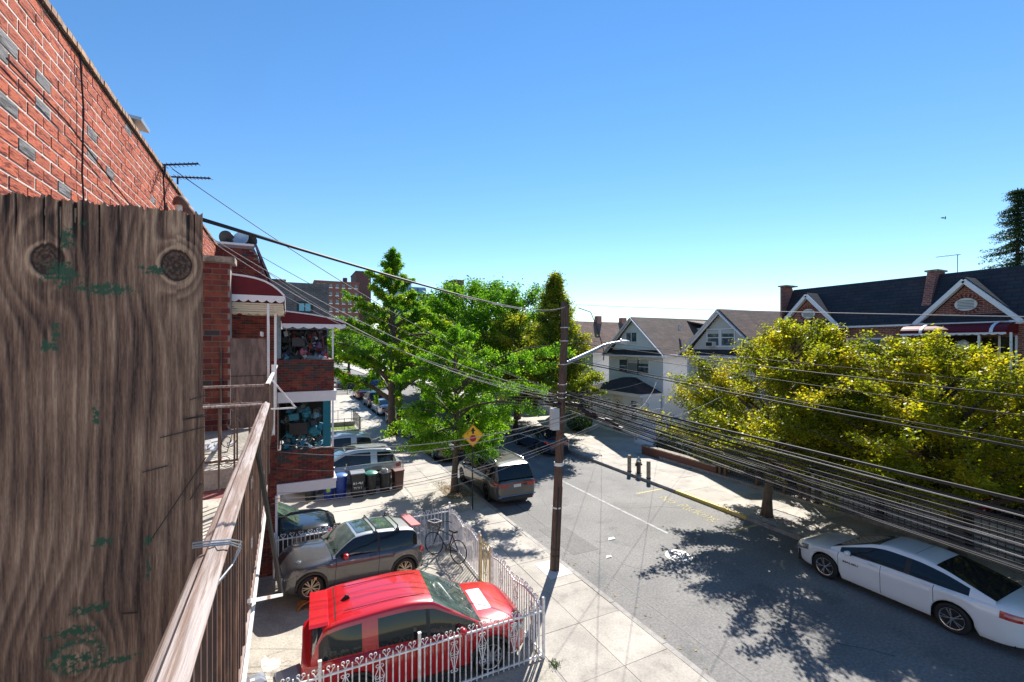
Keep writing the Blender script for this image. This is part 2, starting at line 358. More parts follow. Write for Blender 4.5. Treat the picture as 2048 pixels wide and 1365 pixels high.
# ------------------------------------------------------------------ brick laying
redb = M('red_face_brick', (.22, .045, .030), .88, col2=(.11, .028, .022), ns=5, fine=.25, fs=45, rnd=.28, bump=.5, bs=50, hue=.012)
bigb = M('orange_rustic_brick', (.42, .105, .055), .85, col2=(.16, .03, .02), ns=5, nlo=.52, nhi=.57, fine=.3, fs=16, rnd=.14, bump=.8, bs=8, stretch=(1, 1.8, 11), spec=.2)
greyb = M('grey_rustic_brick', (.15, .14, .145), .8, col2=(.05, .045, .05), ns=5, nlo=.5, nhi=.56, fine=.3, fs=9, rnd=.12, bump=1.0, bs=11, stretch=(1, 1, 6))
darkb = M('soot_dark_brick', (.06, .045, .042), .85, fine=.2, fs=40, rnd=.2, bump=.4)
def lay(parent, O, U, N, W, Ht, bw, bh, j, dep, mat, nmax, inside=None, alt=None, seed=1, near=None, proud=.003):
    """bricks in running bond on a rectangle: O corner, U along, N outwards, height along z"""
    O = Vector(O); U = Vector(U).normalized(); N = Vector(N).normalized(); rnd = random.Random(seed); L = []
    rows = int(Ht / (bh + j))
    for r in range(rows):
        z = r*(bh+j)+j/2; x = -(bw+j)/2 if r % 2 else 0
        while x < W - .01:
            a = max(x+j/2, j/2); b = min(x+bw+j/2, W-j/2)
            if b - a > .03 and (inside is None or inside((a+b)/2, z+bh/2)): L.append((a, b, z, rnd.uniform(-proud, proud), alt is not None and alt(a, b, z, rnd)))
            x += bw + j
    near = near or (lambda a, z: a)
    L.sort(key=lambda q: near((q[0]+q[1])/2, q[2]))
    me = {}; rz = math.atan2(U.y, U.x); stuff = {}
    sgn = 1 if Vector((-U.y, U.x, 0)).dot(N) > 0 else -1
    for k, (a, b, z, pr, al) in enumerate(L):
        m = al if al else mat; wd = round(b-a, 3)
        if k < nmax:
            key = (wd, m.name)
            if key not in me:
                q = MB(); q.box(0, wd, -.02 if sgn > 0 else -dep, dep if sgn > 0 else .02, 0, bh); me[key] = q.mesh('brick', m)
            put(me[key], 'brick', parent, O + U*a + N*pr + Vector((0, 0, z)), (0, 0, rz))
        else:
            s_ = stuff.setdefault(m.name, (m, MB()))[1]
            c = O + U*(a+b)/2 + N*(pr+dep/2-.01) + Vector((0, 0, z+bh/2)); s_.obox(c, U*(b-a)/2, N*(dep/2+.01), (0, 0, bh/2))
    for m, s_ in stuff.values(): s_.build('bricks', m, parent, kind='stuff')

# ------------------------------------------------------------------ the orange brick building the camera stands at
XW = -1.75
big = thing('brick_building', 'orange rustic brick building with scattered grey bricks rising behind the plywood board', 'building', (0, 0, 0))
MB().box(-9, XW-.004, -3, 14.88, 0, 9.50).build('wall', mortar_w, big)
greys = [(4.4, 8.80), (4.42, 8.40), (4.88, 8.82), (4.9, 8.64), (4.64, 8.18), (5.85, 8.66), (6.35, 8.62), (6.05, 8.85), (7.1, 9.35), (7.6, 8.5), (8.2, 8.85), (9.3, 8.7), (10.4, 8.9), (3.9, 8.3), (5.3, 8.1), (11.6, 8.6)]
def bigalt(a, b, z, rnd):
    y = a - 0 + 3.4; zz = z + 7.62
    for gy, gz in greys:
        if abs((a+b)/2+3.4-gy) < .13 and abs(zz+.05-gz) < .058: return greyb
    return None
lay(big, (XW-.004, 3.4, 7.675), (0, 1, 0), (1, 0, 0), 11.45, 1.88, .235, .087, .020, .005, bigb, 300, alt=bigalt, seed=3)
cope = M('tan_coping_brick', (.33, .20, .11), .85, col2=(.2, .11, .07), ns=12, fine=.2, rnd=.2, bump=.3)
cm_ = MB().box(-.16, .03, 0, .088, 0, .052).mesh('coping_brick', cope)
MB().box(-2.1, XW+.02, -1, 14.86, 9.50, 9.515).build('coping_bed', darkb, big)
for k in range(118): put(cm_, 'coping_brick', big, (XW+random.uniform(0, .008), 3.2+k*.099, 9.515), (0, 0, random.uniform(-.02, .02)))
# wires pinned to the wall
ww = MB(); ww.tube([(XW+.03, 5.55, 9.5), (XW+.035, 5.62, 9.0), (XW+.03, 5.6, 8.4), (XW+.04, 5.68, 7.7)], .008, 5); ww.build('wall_cable', wirem, None, label='thin black cable running down the orange brick wall, nearest one', cat='cable', group='cables on the orange wall')
ww = MB(); ww.tube([(XW+.03, 8.7, 9.5), (XW+.035, 8.8, 8.9), (XW+.05, 8.78, 8.2)], .012, 5); ww.build('wall_cable', wirem, None, label='black cable down the orange wall above the pipe vents', cat='cable', group='cables on the orange wall')
ww = MB(); ww.tube([(XW+.04, 4.3, 8.75), (XW+.05, 5.2, 8.72), (XW+.04, 6.6, 8.55), (XW+.06, 8.4, 8.3)], .007, 5); ww.build('wall_cable', wirem, None, label='sagging thin cable crossing the orange brick wall lengthwise', cat='cable', group='cables on the orange wall')
# roof items
t = thing('roof_vent', 'grey metal roof vent peeking over the orange wall', 'vent', (XW+.0, 7.5, 9.57)); m_ = MB(); m_.box(-.4, -.06, -.08, .1, 0, .12); m_.obox((-.2, .02, .15), (.28, 0, -.03), (0, .2, 0), (.004, 0, .02)); m_.build('vent_hood', galv, t)
t = thing('satellite_dish', 'edge of a grey satellite dish behind the orange parapet', 'satellite dish', (XW-.30, 5.9, 9.5)); m_ = MB(); m_.lathe([(.001, -.05), (.16, -.03), (.23, .02), (.25, .05), (.24, .06), (.15, -.01), (.001, -.03)], 20)
d_ = m_.build('dish', galv, t, smooth=True); d_.rotation_euler = (R(40), R(70), 0); d_.location = (.05, 0, .05); MB().tube([(0, 0, -.15), (0, 0, .1)], .02).build('mast', galv, t)
def antenna(name, loc, label, n=9, L=1.3, rz=0, mh=.55, el=0, half=.26, mlow=-.3):
    t = thing(name, label, 'antenna', loc, rz, None)
    MB().tube([(0, 0, mlow), (0, 0, mh)], .014, 6).build('mast', blackm, t)
    b = MB(); b.bar((-.1, 0, mh), (L, 0, mh+el), .022); b.build('boom', blackm, t)
    e = MB().tube([(0, -half, 0), (0, half, 0)], .006, 4).mesh('antenna_element', blackm)
    for k in range(n): put(e, 'antenna_element', t, (L*k/(n-1), 0, mh+el*k/(n-1)), (0, 0, 0), (1, 1-.4*k/n, 1))
    return t
antenna('roof_antenna', (XW+.05, 8.72, 9.42), 'upper black television antenna leaning out from the orange parapet', 9, .45, R(-10), .16, .08, .11, 0)
antenna('roof_antenna', (XW+.10, 9.35, 9.5), 'lower black television antenna pointing right below the first', 10, .52, R(-20), .12, .0, .11, 0)
for k, (y, z, lb) in enumerate(((9.2, 8.75, 'nearer rusty weatherhead pipe on the orange wall'), (9.7, 8.74, 'farther rusty weatherhead pipe on the orange wall'))):
    t = thing('service_weatherhead', lb, 'conduit', (XW+.14, y, 0)); m_ = MB(); m_.tube([(0, 0, 7.2), (0, 0, z+.38)], .05, 12); m_.build('pipe', white_r, t, smooth=True)
    m_ = MB(); m_.lathe([(.001, .16), (.05, .15), (.1, .1), (.12, .03), (.11, 0), (.05, 0)], 14, (0.03, 0, z+.36)); m_.build('cap', M('rust_brown', (.14, .07, .05), .7), t, smooth=True)
# balcony of the camera's flat: slab, railing, plywood divider
pinkw = M('worn_rail_paint', (.33, .275, .255), .55, col2=(.20, .13, .10), ns=9, nlo=.44, nhi=.58, stretch=(5, .22, 5), fine=.25, fs=22, col3=(.15, .09, .065), ns3=7, lo3=.54, hi3=.62, bump=.3)
rustb = M('rusty_dark_baluster', (.07, .042, .035), .5, col2=(.26, .14, .09), ns=7, nlo=.5, nhi=.68, stretch=(1, 1, .4), fine=.3)
sl = thing('balcony_slab', 'concrete balcony slab edge with brick course under the near railing', 'balcony', (0, 0, 0))
MB().box(XW, -.29, -1.2, 5.6, 4.98, 5.2).build('slab', conc_yard, sl)
for k in range(58): put(bpy.data.meshes.get('edge_brick') or MB().box(0, .05, 0, .1, 0, .21).mesh('edge_brick', M('edge_brick_mix', (.42, .14, .07), .8, col2=(.16, .17, .2), ns=5, nlo=.48, nhi=.52, fine=.2, rnd=.3, bump=.3)), 'brick', sl, (-.288, -.9+k*.112, 4.985))
rl = thing('balcony_railing', 'long worn steel railing with pale handrail running away from the camera', 'railing', (0, 0, 0))
prof = [(-.036, 0), (.036, 0), (.038, .012), (.030, .02), (.014, .024), (.008, .036), (-.008, .036), (-.014, .024), (-.030, .02), (-.038, .012)]
def railprof(m, x, z, y0, y1, w=1): m.prism([(x+a*w, z+b) for a, b in prof], y0, y1, 'y')
m_ = MB(); railprof(m_, -.2, 6.165, -.6, 5.45); m_.build('handrail', pinkw, rl)
m_ = MB(); m_.prism([(y, 6.165+b) for y, b in [(5.45+a, b) for a, b in prof]], -1.72, -.24, 'x'); m_.build('end_handrail', pinkw, rl)
bal = MB().box(-.0085, .0085, -.0085, .0085, 5.32, 6.166).mesh('baluster', rustb)
for k in range(56): put(bal, 'baluster', rl, (-.2, .1+k*.0965, 0), (0, 0, R(random.uniform(-4, 4))))
for k in range(10): put(bal, 'baluster', rl, (-.35-k*.135, 5.45, 0))
m_ = MB(); m_.box(-.217, -.183, -.6, 5.45, 5.29, 5.325); m_.build('bottom_rail', pinkw, rl)
m_ = MB(); m_.tube([(-.205, -.5, 5.255), (-.19, 2.2, 5.25), (-.19, 5.1, 5.25)], .021, 10); m_.build('pale_conduit', M('pale_conduit_paint', (.66, .62, .58), .5, col2=(.4, .33, .28), ns=8, nlo=.5, nhi=.7), rl, smooth=True)
for k, y in enumerate((1.15, 2.6, 4.1, 5.45)): MB().box(-.216, -.184, y-.016, y+.016, 5.2, 6.17).build('post', rustb, rl)
def scroll(m, c, r, turns=1.3, ax='y', sgn=1, w=.006, start=0, n=16):
    pts = []
    for k in range(n+1):
        t = k/n; a = start + sgn*turns*2*math.pi*t; q = r*(1-.75*t)
        pts.append(Vector(c)+(Vector((0, q*math.cos(a), q*math.sin(a))) if ax == 'y' else Vector((q*math.cos(a), 0, q*math.sin(a)))))
    for a, b in zip(pts, pts[1:]): m.bar(a, b, w)
for y in (3.2, 3.9, 4.8):
    m_ = MB(); scroll(m_, (-.195, y, 5.95), .05, ax='y'); scroll(m_, (-.195, y, 5.6), .05, ax='y', sgn=-1); m_.build('scroll', galv, rl)
for x in (-.5, -.95, -1.3):
    m_ = MB(); scroll(m_, (x, 5.45, 5.98), .075, ax='x'); scroll(m_, (x-.06, 5.45, 5.62), .075, ax='x', sgn=-1); m_.bar((x, 5.45, 5.9), (x-.05, 5.45, 5.7), .007); m_.build('scroll', rustb, rl)
# wire tie at the board
tw = MB()
for dz, a in ((0, 0), (.008, .1), (-.006, -.1)):
    tw.tube([(-.27, 1.62, 6.18+dz), (-.245, 1.6, 6.215+dz), (-.2, 1.60, 6.212+dz), (-.155, 1.62, 6.20+dz), (-.13, 1.66+a*.1, 6.17+dz), (-.15, 1.62, 6.13), (-.2, 1.5-a*.3, 6.10+dz*2), (-.24, 1.5, 6.12)], .0026, 6)
tw.build('tie_wire', galv, None, label='twisted silver tie wire looped round the near handrail beside the board', cat='wire')
# outward strut of the railing
st = thing('railing_strut', 'black diagonal strut with pale foot bar bracing the near railing', 'strut', (0, 0, 0))
a_ = AX(512, 885, -.18); b_ = AY(563, 1190, a_.y+.3); c_ = AX(497, 1203, -.19)
MB().bar(a_, b_, .022).build('diagonal_bar', blackm, st); MB().bar(b_, c_, .02).build('foot_bar', white_r, st)

# plywood divider board with grain worked out from numpy
def vnoise(x, y, seed=0):
    r = np.random.default_rng(seed).random((64, 64)); xi = np.floor(x).astype(int); yi = np.floor(y).astype(int); fx = x-xi; fy = y-yi
    fx = fx*fx*(3-2*fx); fy = fy*fy*(3-2*fy); g_ = lambda a, b: r[a % 64, b % 64]
    return (g_(xi, yi)*(1-fx)+g_(xi+1, yi)*fx)*(1-fy)+(g_(xi, yi+1)*(1-fx)+g_(xi+1, yi+1)*fx)*fy
def board_mesh():
    x1 = -.222; x0 = -1.5; z0 = 5.22; z1 = 7.215; y = 1.6; nx, nz = 460, 860
    x0 = -.80; X, Z = np.meshgrid(np.linspace(x0, x1, nx), np.linspace(z0, z1, nz))
    u = (X-x1)/.44*410+410; v = 1000-(Z-6.34)/(7.185-6.34)*(1000-428)        # board coordinates in photo-like units
    # field: vertical bands, warped by knots
    wx = u/30 + 1.2*vnoise(u/110, v/420, 1) + .7*vnoise(u/50+9, v/300, 2)
    for kx, kv, s, q in ((95, 535, 30, 1.6), (352, 530, 34, 1.6), (150, 1265, 46, 1.7)):
        dx = (u-kx)/s; dy = (v-kv)/(s*1.05); r = np.sqrt(dx*dx+dy*dy)+1e-3
        sw = np.exp(-(r/2.2)**2); wx = wx*(1-sw) + (2.3*r+kx/46)*sw + q*np.sign(dx)*np.exp(-np.abs(dx)/1.5)*np.exp(-(np.abs(dy)/4))*.5*(1-sw)
    # cathedral arches
    for kx, kv, wd in ((60, 1000, 90), (250, 900, 80), (150, 700, 60)):
        wx += 1.3*np.exp(-((u-kx)/wd)**2)*vnoise(u*0+3, v/300, int(kx))
    ph = wx % 1.0
    band = np.where(ph < .75, ph/.75, (1-ph)/.25)
    fib = vnoise(u/3.4, v/55, 5)*.35+vnoise(u/1.7, v/24, 6)*.4+vnoise(u/1.2, v/6, 4)*.25
    top = np.clip(1-(v-400)/190, 0, 1); fib = fib + top*(vnoise(u/7, v/160, 8)-.5)*1.3
    tone = .30*band+.60*fib+.32*vnoise(u/55, v/130, 7)-.12
    crack = (np.clip(vnoise(u/5.5, v/220, 12)-.76, 0, 1)*6)*(top*1.3+.05)
    for kx, kv, s in ((95, 535, 30), (352, 530, 34)):
        r = np.sqrt(((u-kx)/s)**2+((v-kv)/s)**2); tone = np.where(r < 1, .06+.34*vnoise(u/3.5, v/3.5, 9)+.06*np.sin(r*16+3*vnoise(u/9, v/9, 3)), tone); tone += .25*np.exp(-((r-1.2)/.14)**2)-.22*np.exp(-((r-1.0)/.08)**2)
    for k in range(30):      # drying splits along the right edge
        pass
    tone = (tone-.45)*1.25+.42 - crack*.8
    gm = vnoise(u/9, v/6, 20)*.5+vnoise(u/3, v/3, 21)*.5
    zone = np.zeros_like(u)
    for kx, kv, sx, sv in ((120, 560, 60, 34), (200, 585, 90, 20), (130, 490, 26, 36), (300, 545, 50, 14), (290, 1060, 16, 18), (180, 1170, 60, 16), (150, 1205, 90, 16), (140, 1255, 60, 22), (210, 1275, 90, 12), (110, 1325, 50, 40), (220, 1340, 80, 12), (110, 670, 14, 50), (185, 820, 12, 34), (200, 1050, 40, 12), (160, 455, 12, 14), (290, 1115, 8, 40), (90, 690, 20, 16)):
        zone = np.maximum(zone, np.exp(-(((u-kx)/sx)**2+((v-kv)/sv)**2)))
    green = np.clip((zone*.58+gm*.62-.71)*7, 0, 1)
    r = np.sqrt(((u-150)/46)**2+((v-1250)/26)**2); green = np.maximum(green, np.exp(-((r-1)/.25)**2)*(gm > .42)); tone += .3*np.exp(-(r/.7)**2)
    dep = (tone-.5)*.0035 - np.clip(crack, 0, 1)*.004
    jag = (vnoise(u/3, u*0, 30)-.5)*.010+(vnoise(u/11, u*0, 31)-.5)*.010
    zt = 7.185+(X-x1)*-.0 + jag; Zc = np.where(Z > 7.0, 7.0+(Z-7.0)*(zt-7.0)/(z1-7.0), Z)
    V = np.stack([X, np.full_like(X, y)-dep, Zc], -1).reshape(-1, 3)
    idx = np.arange(nx*nz).reshape(nz, nx); Q = np.stack([idx[:-1, :-1], idx[:-1, 1:], idx[1:, 1:], idx[1:, :-1]], -1).reshape(-1, 4)
    return gridmesh('board_face', V, Q, {'tone': tone.ravel(), 'green': green.ravel()}), zt[0], X[0]
def gridmesh(name, V, Q, attrs=None, smooth=True):
    me = bpy.data.meshes.new(name); me.vertices.add(len(V)); me.vertices.foreach_set('co', np.asarray(V, np.float32).ravel())
    k = Q.shape[1]; me.loops.add(Q.size); me.loops.foreach_set('vertex_index', Q.astype(np.int32).ravel()); me.polygons.add(len(Q)); me.polygons.foreach_set('loop_start', np.arange(0, Q.size, k, dtype=np.int32))
    me.update(calc_edges=True)
    for n_, a in (attrs or {}).items(): at = me.attributes.new(n_, 'FLOAT', 'POINT'); at.data.foreach_set('value', a.astype(np.float32))
    if smooth: me.polygons.foreach_set('use_smooth', [True]*len(Q))
    me.validate(); return me
bmesh_, ztop, xtop = board_mesh()
bmt = bpy.data.materials.new('weathered_board'); bmt.use_nodes = True; t_ = bmt.node_tree; N_ = t_.nodes; b_s = N_['Principled BSDF']; b_s.inputs['Roughness'].default_value = .75
at = N_.new('ShaderNodeAttribute'); at.attribute_name = 'tone'; ag = N_.new('ShaderNodeAttribute'); ag.attribute_name = 'green'
cr = N_.new('ShaderNodeValToRGB'); e = cr.color_ramp.elements; e[0].position = .05; e[0].color = (.024, .013, .010, 1); e[1].position = 1.0; e[1].color = (.40, .28, .19, 1)
for ps, c in ((.25, (.085, .050, .038, 1)), (.48, (.155, .092, .064, 1)), (.72, (.24, .158, .115, 1))): q = e.new(ps); q.color = c
mx = N_.new('ShaderNodeMix'); mx.data_type = 'RGBA'; mx.inputs[7].default_value = (.016, .07, .042, 1)
ln(t_, at.outputs['Fac'], cr.inputs[0]); ln(t_, ag.outputs['Fac'], mx.inputs[0]); ln(t_, cr.outputs[0], mx.inputs[6]); ln(t_, mx.outputs[2], b_s.inputs['Base Color'])
bd = thing('plywood_board', 'large weathered plywood board with two dark knots and green paint flecks at left', 'board', (0, 0, 0))
bmesh_.materials.append(bmt); put(bmesh_, 'board_face', bd)
MB().box(-1.5, -.226, 1.607, 1.622, 5.22, 7.165).build('board_core', M('board_edge', (.40, .33, .26), .8, col2=(.25, .15, .09), ns=20), bd)
for k, (u, v, u2, v2) in enumerate(((262, 1136, 302, 1080), (302, 1080, 412, 915), (380, 1000, 402, 965), (285, 945, 335, 932), (320, 876, 413, 853), (365, 838, 413, 833), (380, 800, 413, 790), (366, 841, 412, 829), (245, 1228, 275, 1226))[1:]):
    a_ = AY(u, v, 1.594); b_ = AY(u2, v2, 1.594); MB().bar(a_, b_, .003).build('split_crack', blackm, bd)

# ------------------------------------------------------------------ neighbour's balcony
nb = thing('neighbour_balcony', 'neighbouring upper balcony slab with concrete floor beyond the first railing', 'balcony')
MB().box(XW, -.3, 6.9, 14.85, 4.95, 5.2).build('slab', conc_yard, nb)
MB().box(XW, -.29, 5.62, 6.88, 4.6, 4.95).build('ledge', M('red_grate', (.2, .06, .05), .6), nb)
nr = thing('neighbour_railing', 'farther rusty steel railing with scroll work around the neighbouring balcony', 'railing')
MB().box(-1.72, -.24, 7.19, 7.24, 6.22, 6.25).build('end_handrail', pinkw, nr)
MB().box(-.275, -.225, 7.25, 14.3, 6.22, 6.25).build('handrail', white_r, nr)
b2 = MB().box(-.01, .01, -.01, .01, 5.22, 6.22).mesh('baluster', rustb)
for k in range(7): put(b2, 'baluster', nr, (-.42-k*.19, 7.215, 0))
for k in range(54): put(b2, 'baluster', nr, (-.25, 7.35+k*.13, 0))
MB().box(-.28, -.22, 7.16, 7.24, 5.0, 6.26).build('post', rustb, nr)
MB().box(-.28, -.22, 10.2, 10.26, 5.0, 6.4).build('post', white_r, nr)
for x in (-.62, -1.0, -1.4):
    m_ = MB(); scroll(m_, (x, 7.21, 5.95), .1, ax='x', w=.01); scroll(m_, (x-.1, 7.21, 5.5), .1, ax='x', sgn=-1, w=.01); m_.bar((x+.02, 7.21, 5.85), (x-.1, 7.21, 5.6), .01); m_.build('scroll', rustb, nr)
MB().box(-1.7, -.25, 7.2, 7.23, 5.22, 5.245).build('bottom_rail', rustb, nr)
br_ = MB(); br_.bar((-.24, 8.4, 6.25), (.13, 8.4, 5.75), .025); br_.bar((.13, 8.4, 5.75), (-.24, 8.4, 5.75), .025); br_.build('bracket', white_m, nr)
bag = MB()
for k in range(30): p = Vector((random.gauss(-1.2, .13), random.gauss(8.1, .1), 5.24+random.random()*.09)); bag.obox(p, (random.uniform(.02, .07), random.uniform(-.03, .03), .01), (0, random.uniform(.02, .06), .01), (.01, 0, .012))
bag.build('crumpled_bag', M('pale_plastic', (.55, .57, .62), .35), None, label='crumpled pale plastic bag on the neighbouring balcony floor', cat='bag')
pr = thing('brick_pier', 'red brick pier with stone cap between the balconies', 'pier')
MB().box(XW, -.96, 10.012, 10.30, 5.2, 8.33).build('pier_core', mortar_d, pr)
lay(pr, (XW, 10.012, 5.2), (1, 0, 0), (0, -1, 0), XW*-1-.955, 3.12, .238, .090, .014, .012, redb, 180, seed=5, alt=lambda a, b, z, r: darkb if (1.72 < z < 1.80 and a < .6 and a > .3) or r.random() < .03 else None, near=lambda a, z: -z)
MB().box(XW, -.88, 9.93, 10.36, 8.33, 8.44).build('cap_stone', stone, pr)
MB().tube([(-1.1, 9.96, 5.22), (-1.1, 9.96, 6.75)], .022, 8).build('pipe', rustb, pr)
dv = thing('plywood_divider', 'smaller grey plywood divider standing beyond the brick pier', 'board')
MB().box(-.955, -.37, 10.02, 10.045, 5.22, 6.92).build('panel', plyw, dv); MB().box(-.955, -.37, 10.01, 10.02, 6.2, 6.212).build('joint', blackm, dv)

# ------------------------------------------------------------------ awnings
def scallop(m, p0, p1, dep=.09, n=8, th=.008, nrm=(0, -1, 0)):
    p0, p1 = Vector(p0), Vector(p1); nrm = Vector(nrm); q = n*6
    for k in range(q):
        a = p0.lerp(p1, k/q); b = p0.lerp(p1, (k+1)/q); da = dep*(.6+.4*abs(math.sin(math.pi*k/6))); db = dep*(.6+.4*abs(math.sin(math.pi*(k+1)/6)))
        m.quad(a, b, b-Vector((0, 0, db)), a-Vector((0, 0, da))); m.quad(a+nrm*-th, a-Vector((0, 0, da))+nrm*-th, b-Vector((0, 0, db))+nrm*-th, b+nrm*-th)
def awning(name, label, x0, x1, y0, y1, ztop, zfront, zbase, curve=1.0, mirror=False, ribs=(), grp=None):
    t = thing(name, label, 'awning', group=grp); n = 14; pts = []
    for k in range(n+1):
        s = k/n; z = ztop-(ztop-zfront)*(s**3.6*curve*.8+(1-curve*.8)*s); pts.append((x0+(x1-x0)*s, z))
    m = MB()
    for (xa, za), (xb, zb) in zip(pts, pts[1:]):
        m.quad((xa, y0, za), (xb, y0, zb), (xb, y1, zb), (xa, y1, za))
    q = m.build('canopy', burg, t); shell(q, .02)
    poly = pts + [(x1, zbase), (x0, zbase)]
    MB().prism(poly, y0+.01, y0+.03, 'y').build('end_panel', burg, t)
    MB().prism(poly, y1-.03, y1-.01, 'y').build('end_panel', burg, t)
    m = MB()
    for (xa, za), (xb, zb) in zip(pts, pts[1:]): m.bar((xa, y0, za+.01), (xb, y0, zb+.01), .03, .035)
    m.build('end_trim', trimw, t)
    m = MB(); scallop(m, (x0, y0-.012, zbase+.04), (x1, y0-.012, zbase+.04), .12, 6); sg = 1 if x1 > x0 else -1; scallop(m, (x1+.012*sg, y0, zbase+.04), (x1+.012*sg, y1, zbase+.04), .12, max(3, int((y1-y0)*3)), nrm=(sg, 0, 0)); m.build('valance', trimw, t)
    m = MB(); m.bar((x0, y0, zbase+.03), (x1, y0, zbase+.03), .03, .06); m.bar((x1, y0, zbase+.03), (x1, y1, zbase+.03), .03, .06); m.build('frame', trimw, t)
    for r in ribs:
        m = MB()
        for (xa, za), (xb, zb) in zip(pts, pts[1:]): m.quad((xa, r, za+.022), (xb, r, zb+.022), (xb, r+.1, zb+.022), (xa, r+.1, za+.022))
        q = m.build('stripe', trimw, t); shell(q, .01)
    return t, pts
aw, _ = awning('burgundy_awning', 'curved burgundy awning on white posts over the neighbouring balcony', -1.0, -.05, 10.3, 14.4, 8.16, 7.78, 7.72)
m_ = MB(); m_.box(-1.0, -.07, 10.34, 14.4, 7.60, 7.62)
for k in range(5): m_.box(-1.0, -.07, 10.33, 10.37, 7.42+k*.045, 7.45+k*.045)
m_.build('lining', cream, aw); m_ = MB(); scallop(m_, (-1.0, 10.4, 7.5), (-.05, 10.4, 7.5), .11, 6); m_.build('inner_valance', cream, aw)
for x, y in ((-.34, 10.35), (-.22, 10.7)): MB().box(x-.022, x+.022, y-.022, y+.022, 5.5, 7.62).build('post', trimw, aw)
sa = thing('small_awning', 'small red and white striped awning tucked beside the brick pier', 'awning', (-1.05, 12.2, 7.2))
for k in range(5): MB().obox((.22, -.3+k*.12, -.02), (.3, 0, -.12), (0, .055, 0), (.004, 0, .01)).build('slat', [burg, trimw][k % 2], sa)
MB().box(.5, .54, -.42, .3, -.2, -.1).build('front_edge', trimw, sa)

# ------------------------------------------------------------------ the next house: brick with stacked balconies cluttered with belongings
YB = 14.9
bh = thing('balcony_house', 'red brick house with stacked brick balconies jutting towards the street', 'building')
MB().box(-9, -.27, YB+.0, 33, .1, 8.0).build('wall', mortar_d, bh)
MB().prism([(-9, 8.0), (-.27, 8.0), (-.3, 8.15), (-.86, 9.6), (-9, 9.6)], YB, 33, 'y').build('upper_wall', mortar_d, bh)
inr = lambda a, z: (z+.12 < 8.0) or ((a-1.55) < -.62-(z+.12-9.6)*.39+.0)
lay(bh, (-1.8, YB-.001, .12), (1, 0, 0), (0, -1, 0), 1.54, 9.44, .2, .062, .012, .02, redb, 290, inside=lambda a, z: (z+.12 < 8.1) or (-1.8+a < -.86+(9.6-(z+.12))*.385-.05), seed=8, alt=lambda a, b, z, r: darkb if r.random() < .04 else None, near=lambda a, z: abs(z-6.9) if z > 4.9 else 2+abs(z-1))
slate = M('weathered_mansard', (.09, .075, .085), .8, col2=(.2, .15, .15), ns=3, fine=.3, bump=.4)
m_ = MB(); m_.quad((-.24, YB-.02, 8.1), (-.24, 33, 8.1), (-.84, 33, 9.66), (-.84, YB-.02, 9.66)); q = m_.build('mansard_roof', slate, bh); shell(q, .06)
m_ = MB()
for k in range(7): zz = 8.2+k*.2; m_.bar((-.2-(zz-8.1)*.385, YB-.03, zz), (-.45-(zz-8.1)*.385, YB-.03, zz+.12), .012)
m_.build('loose_flashing', wirem, bh)
MB().box(-9, -.84, YB-.04, YB+.2, 9.6, 9.66).build('coping', trimw, bh)
for k, (x, lb) in enumerate(((-1.18, 'pale satellite dish facing the street on the brick house roof'), (-1.55, 'dark satellite dish behind the pale one, left'), (-.98, 'dark satellite dish behind the pale one, right'))):
    t = thing('satellite_dish', lb, 'satellite dish', (x, YB+.15+.15*(k > 0), 9.66), group='dishes on the brick house roof'); m_ = MB()
    m_.lathe([(.001, -.035), (.12, -.022), (.215, .01), (.215, .018), (.11, -.012), (.001, -.024)], 20); d_ = m_.build('dish', galv if k == 0 else blackm, t, smooth=True); d_.rotation_euler = (R(75 if k == 0 else -70), 0, R(-25)); d_.location = (0, 0, .17)
    MB().tube([(0, 0, -.05), (0, .04, .17)], .018, 6).build('mast', galv, t)
# balcony levels: brick parapet, pale trim band, posts
X0, X1, YE = -.26, 1.29, 16.6
for k, (zb, zt, zl) in enumerate(((5.41, 6.38, 5.10), (2.74, 3.70, 2.43))):
    c = MB(); c.box(X0, X1-.02, YB+.012, YB+.2, zb, zt-.02); c.box(X1-.2, X1-.02, YB+.2, YE, zb, zt-.02); c.box(X0, X1-.2, YB+.2, YE, zb, zb+.05); c.build('parapet', mortar_d, bh)
    pw = put(None, 'parapet_face', bh); lay(pw, (X0, YB+.012, zb), (1, 0, 0), (0, -1, 0), X1-X0, zt-zb, .2, .062, .011, .02, redb, 60, seed=20+k, alt=lambda a, b, z, r: darkb if r.random() < (.5 if z > .55 else .10) else None)
    lay(pw, (X1-.02, YB, zb), (0, 1, 0), (1, 0, 0), YE-YB, zt-zb, .2, .062, .011, .02, redb, 0, seed=30+k)
    MB().box(X0-.01, X1+.05, YB-.05, YE, zl, zl+.29).build('trim_band', trimw, bh)
    MB().box(X0-.01, X1+.07, YB-.07, YE, zl+.22, zl+.31).build('trim_lip', trimw, bh)
MB().box(X1-.06, X1-.01, YB+.02, YB+.07, 3.7, 5.1).build('post', trimw, bh)
MB().box(.98, 1.2, YB+.03, YB+.06, 3.7, 5.1).build('teal_curtain', M('teal_cloth', (.01, .16, .22), .8, fine=.2, fs=15), bh)
MB().box(X1-.06, X1-.01, YB+.02, YB+.07, 5.4, 7.45).build('post', trimw, bh)
MB().box(-.27, -.16, YB-.02, YB+.05, 6.4, 7.75).build('tarpaulin_strip', M('blue_grey_tarp', (.22, .3, .36), .5, fine=.25, fs=12), bh)
MB().box(-.31, -.25, YB-.1, YB-.03, .13, 2.43).build('downpipe', trimw, bh)
MB().box(-.2, 1.2, YE-.1, YE, 3.7, 7.3).build('dark_shade_back', darkint, bh)  # dark sheet put in as the shade deep inside both balconies
MB().box(-.24, -.2, YB+.2, YE, 3.7, 7.3).build('dark_shade_side', darkint, bh)  # same painted shade, as a dark sheet along the house wall
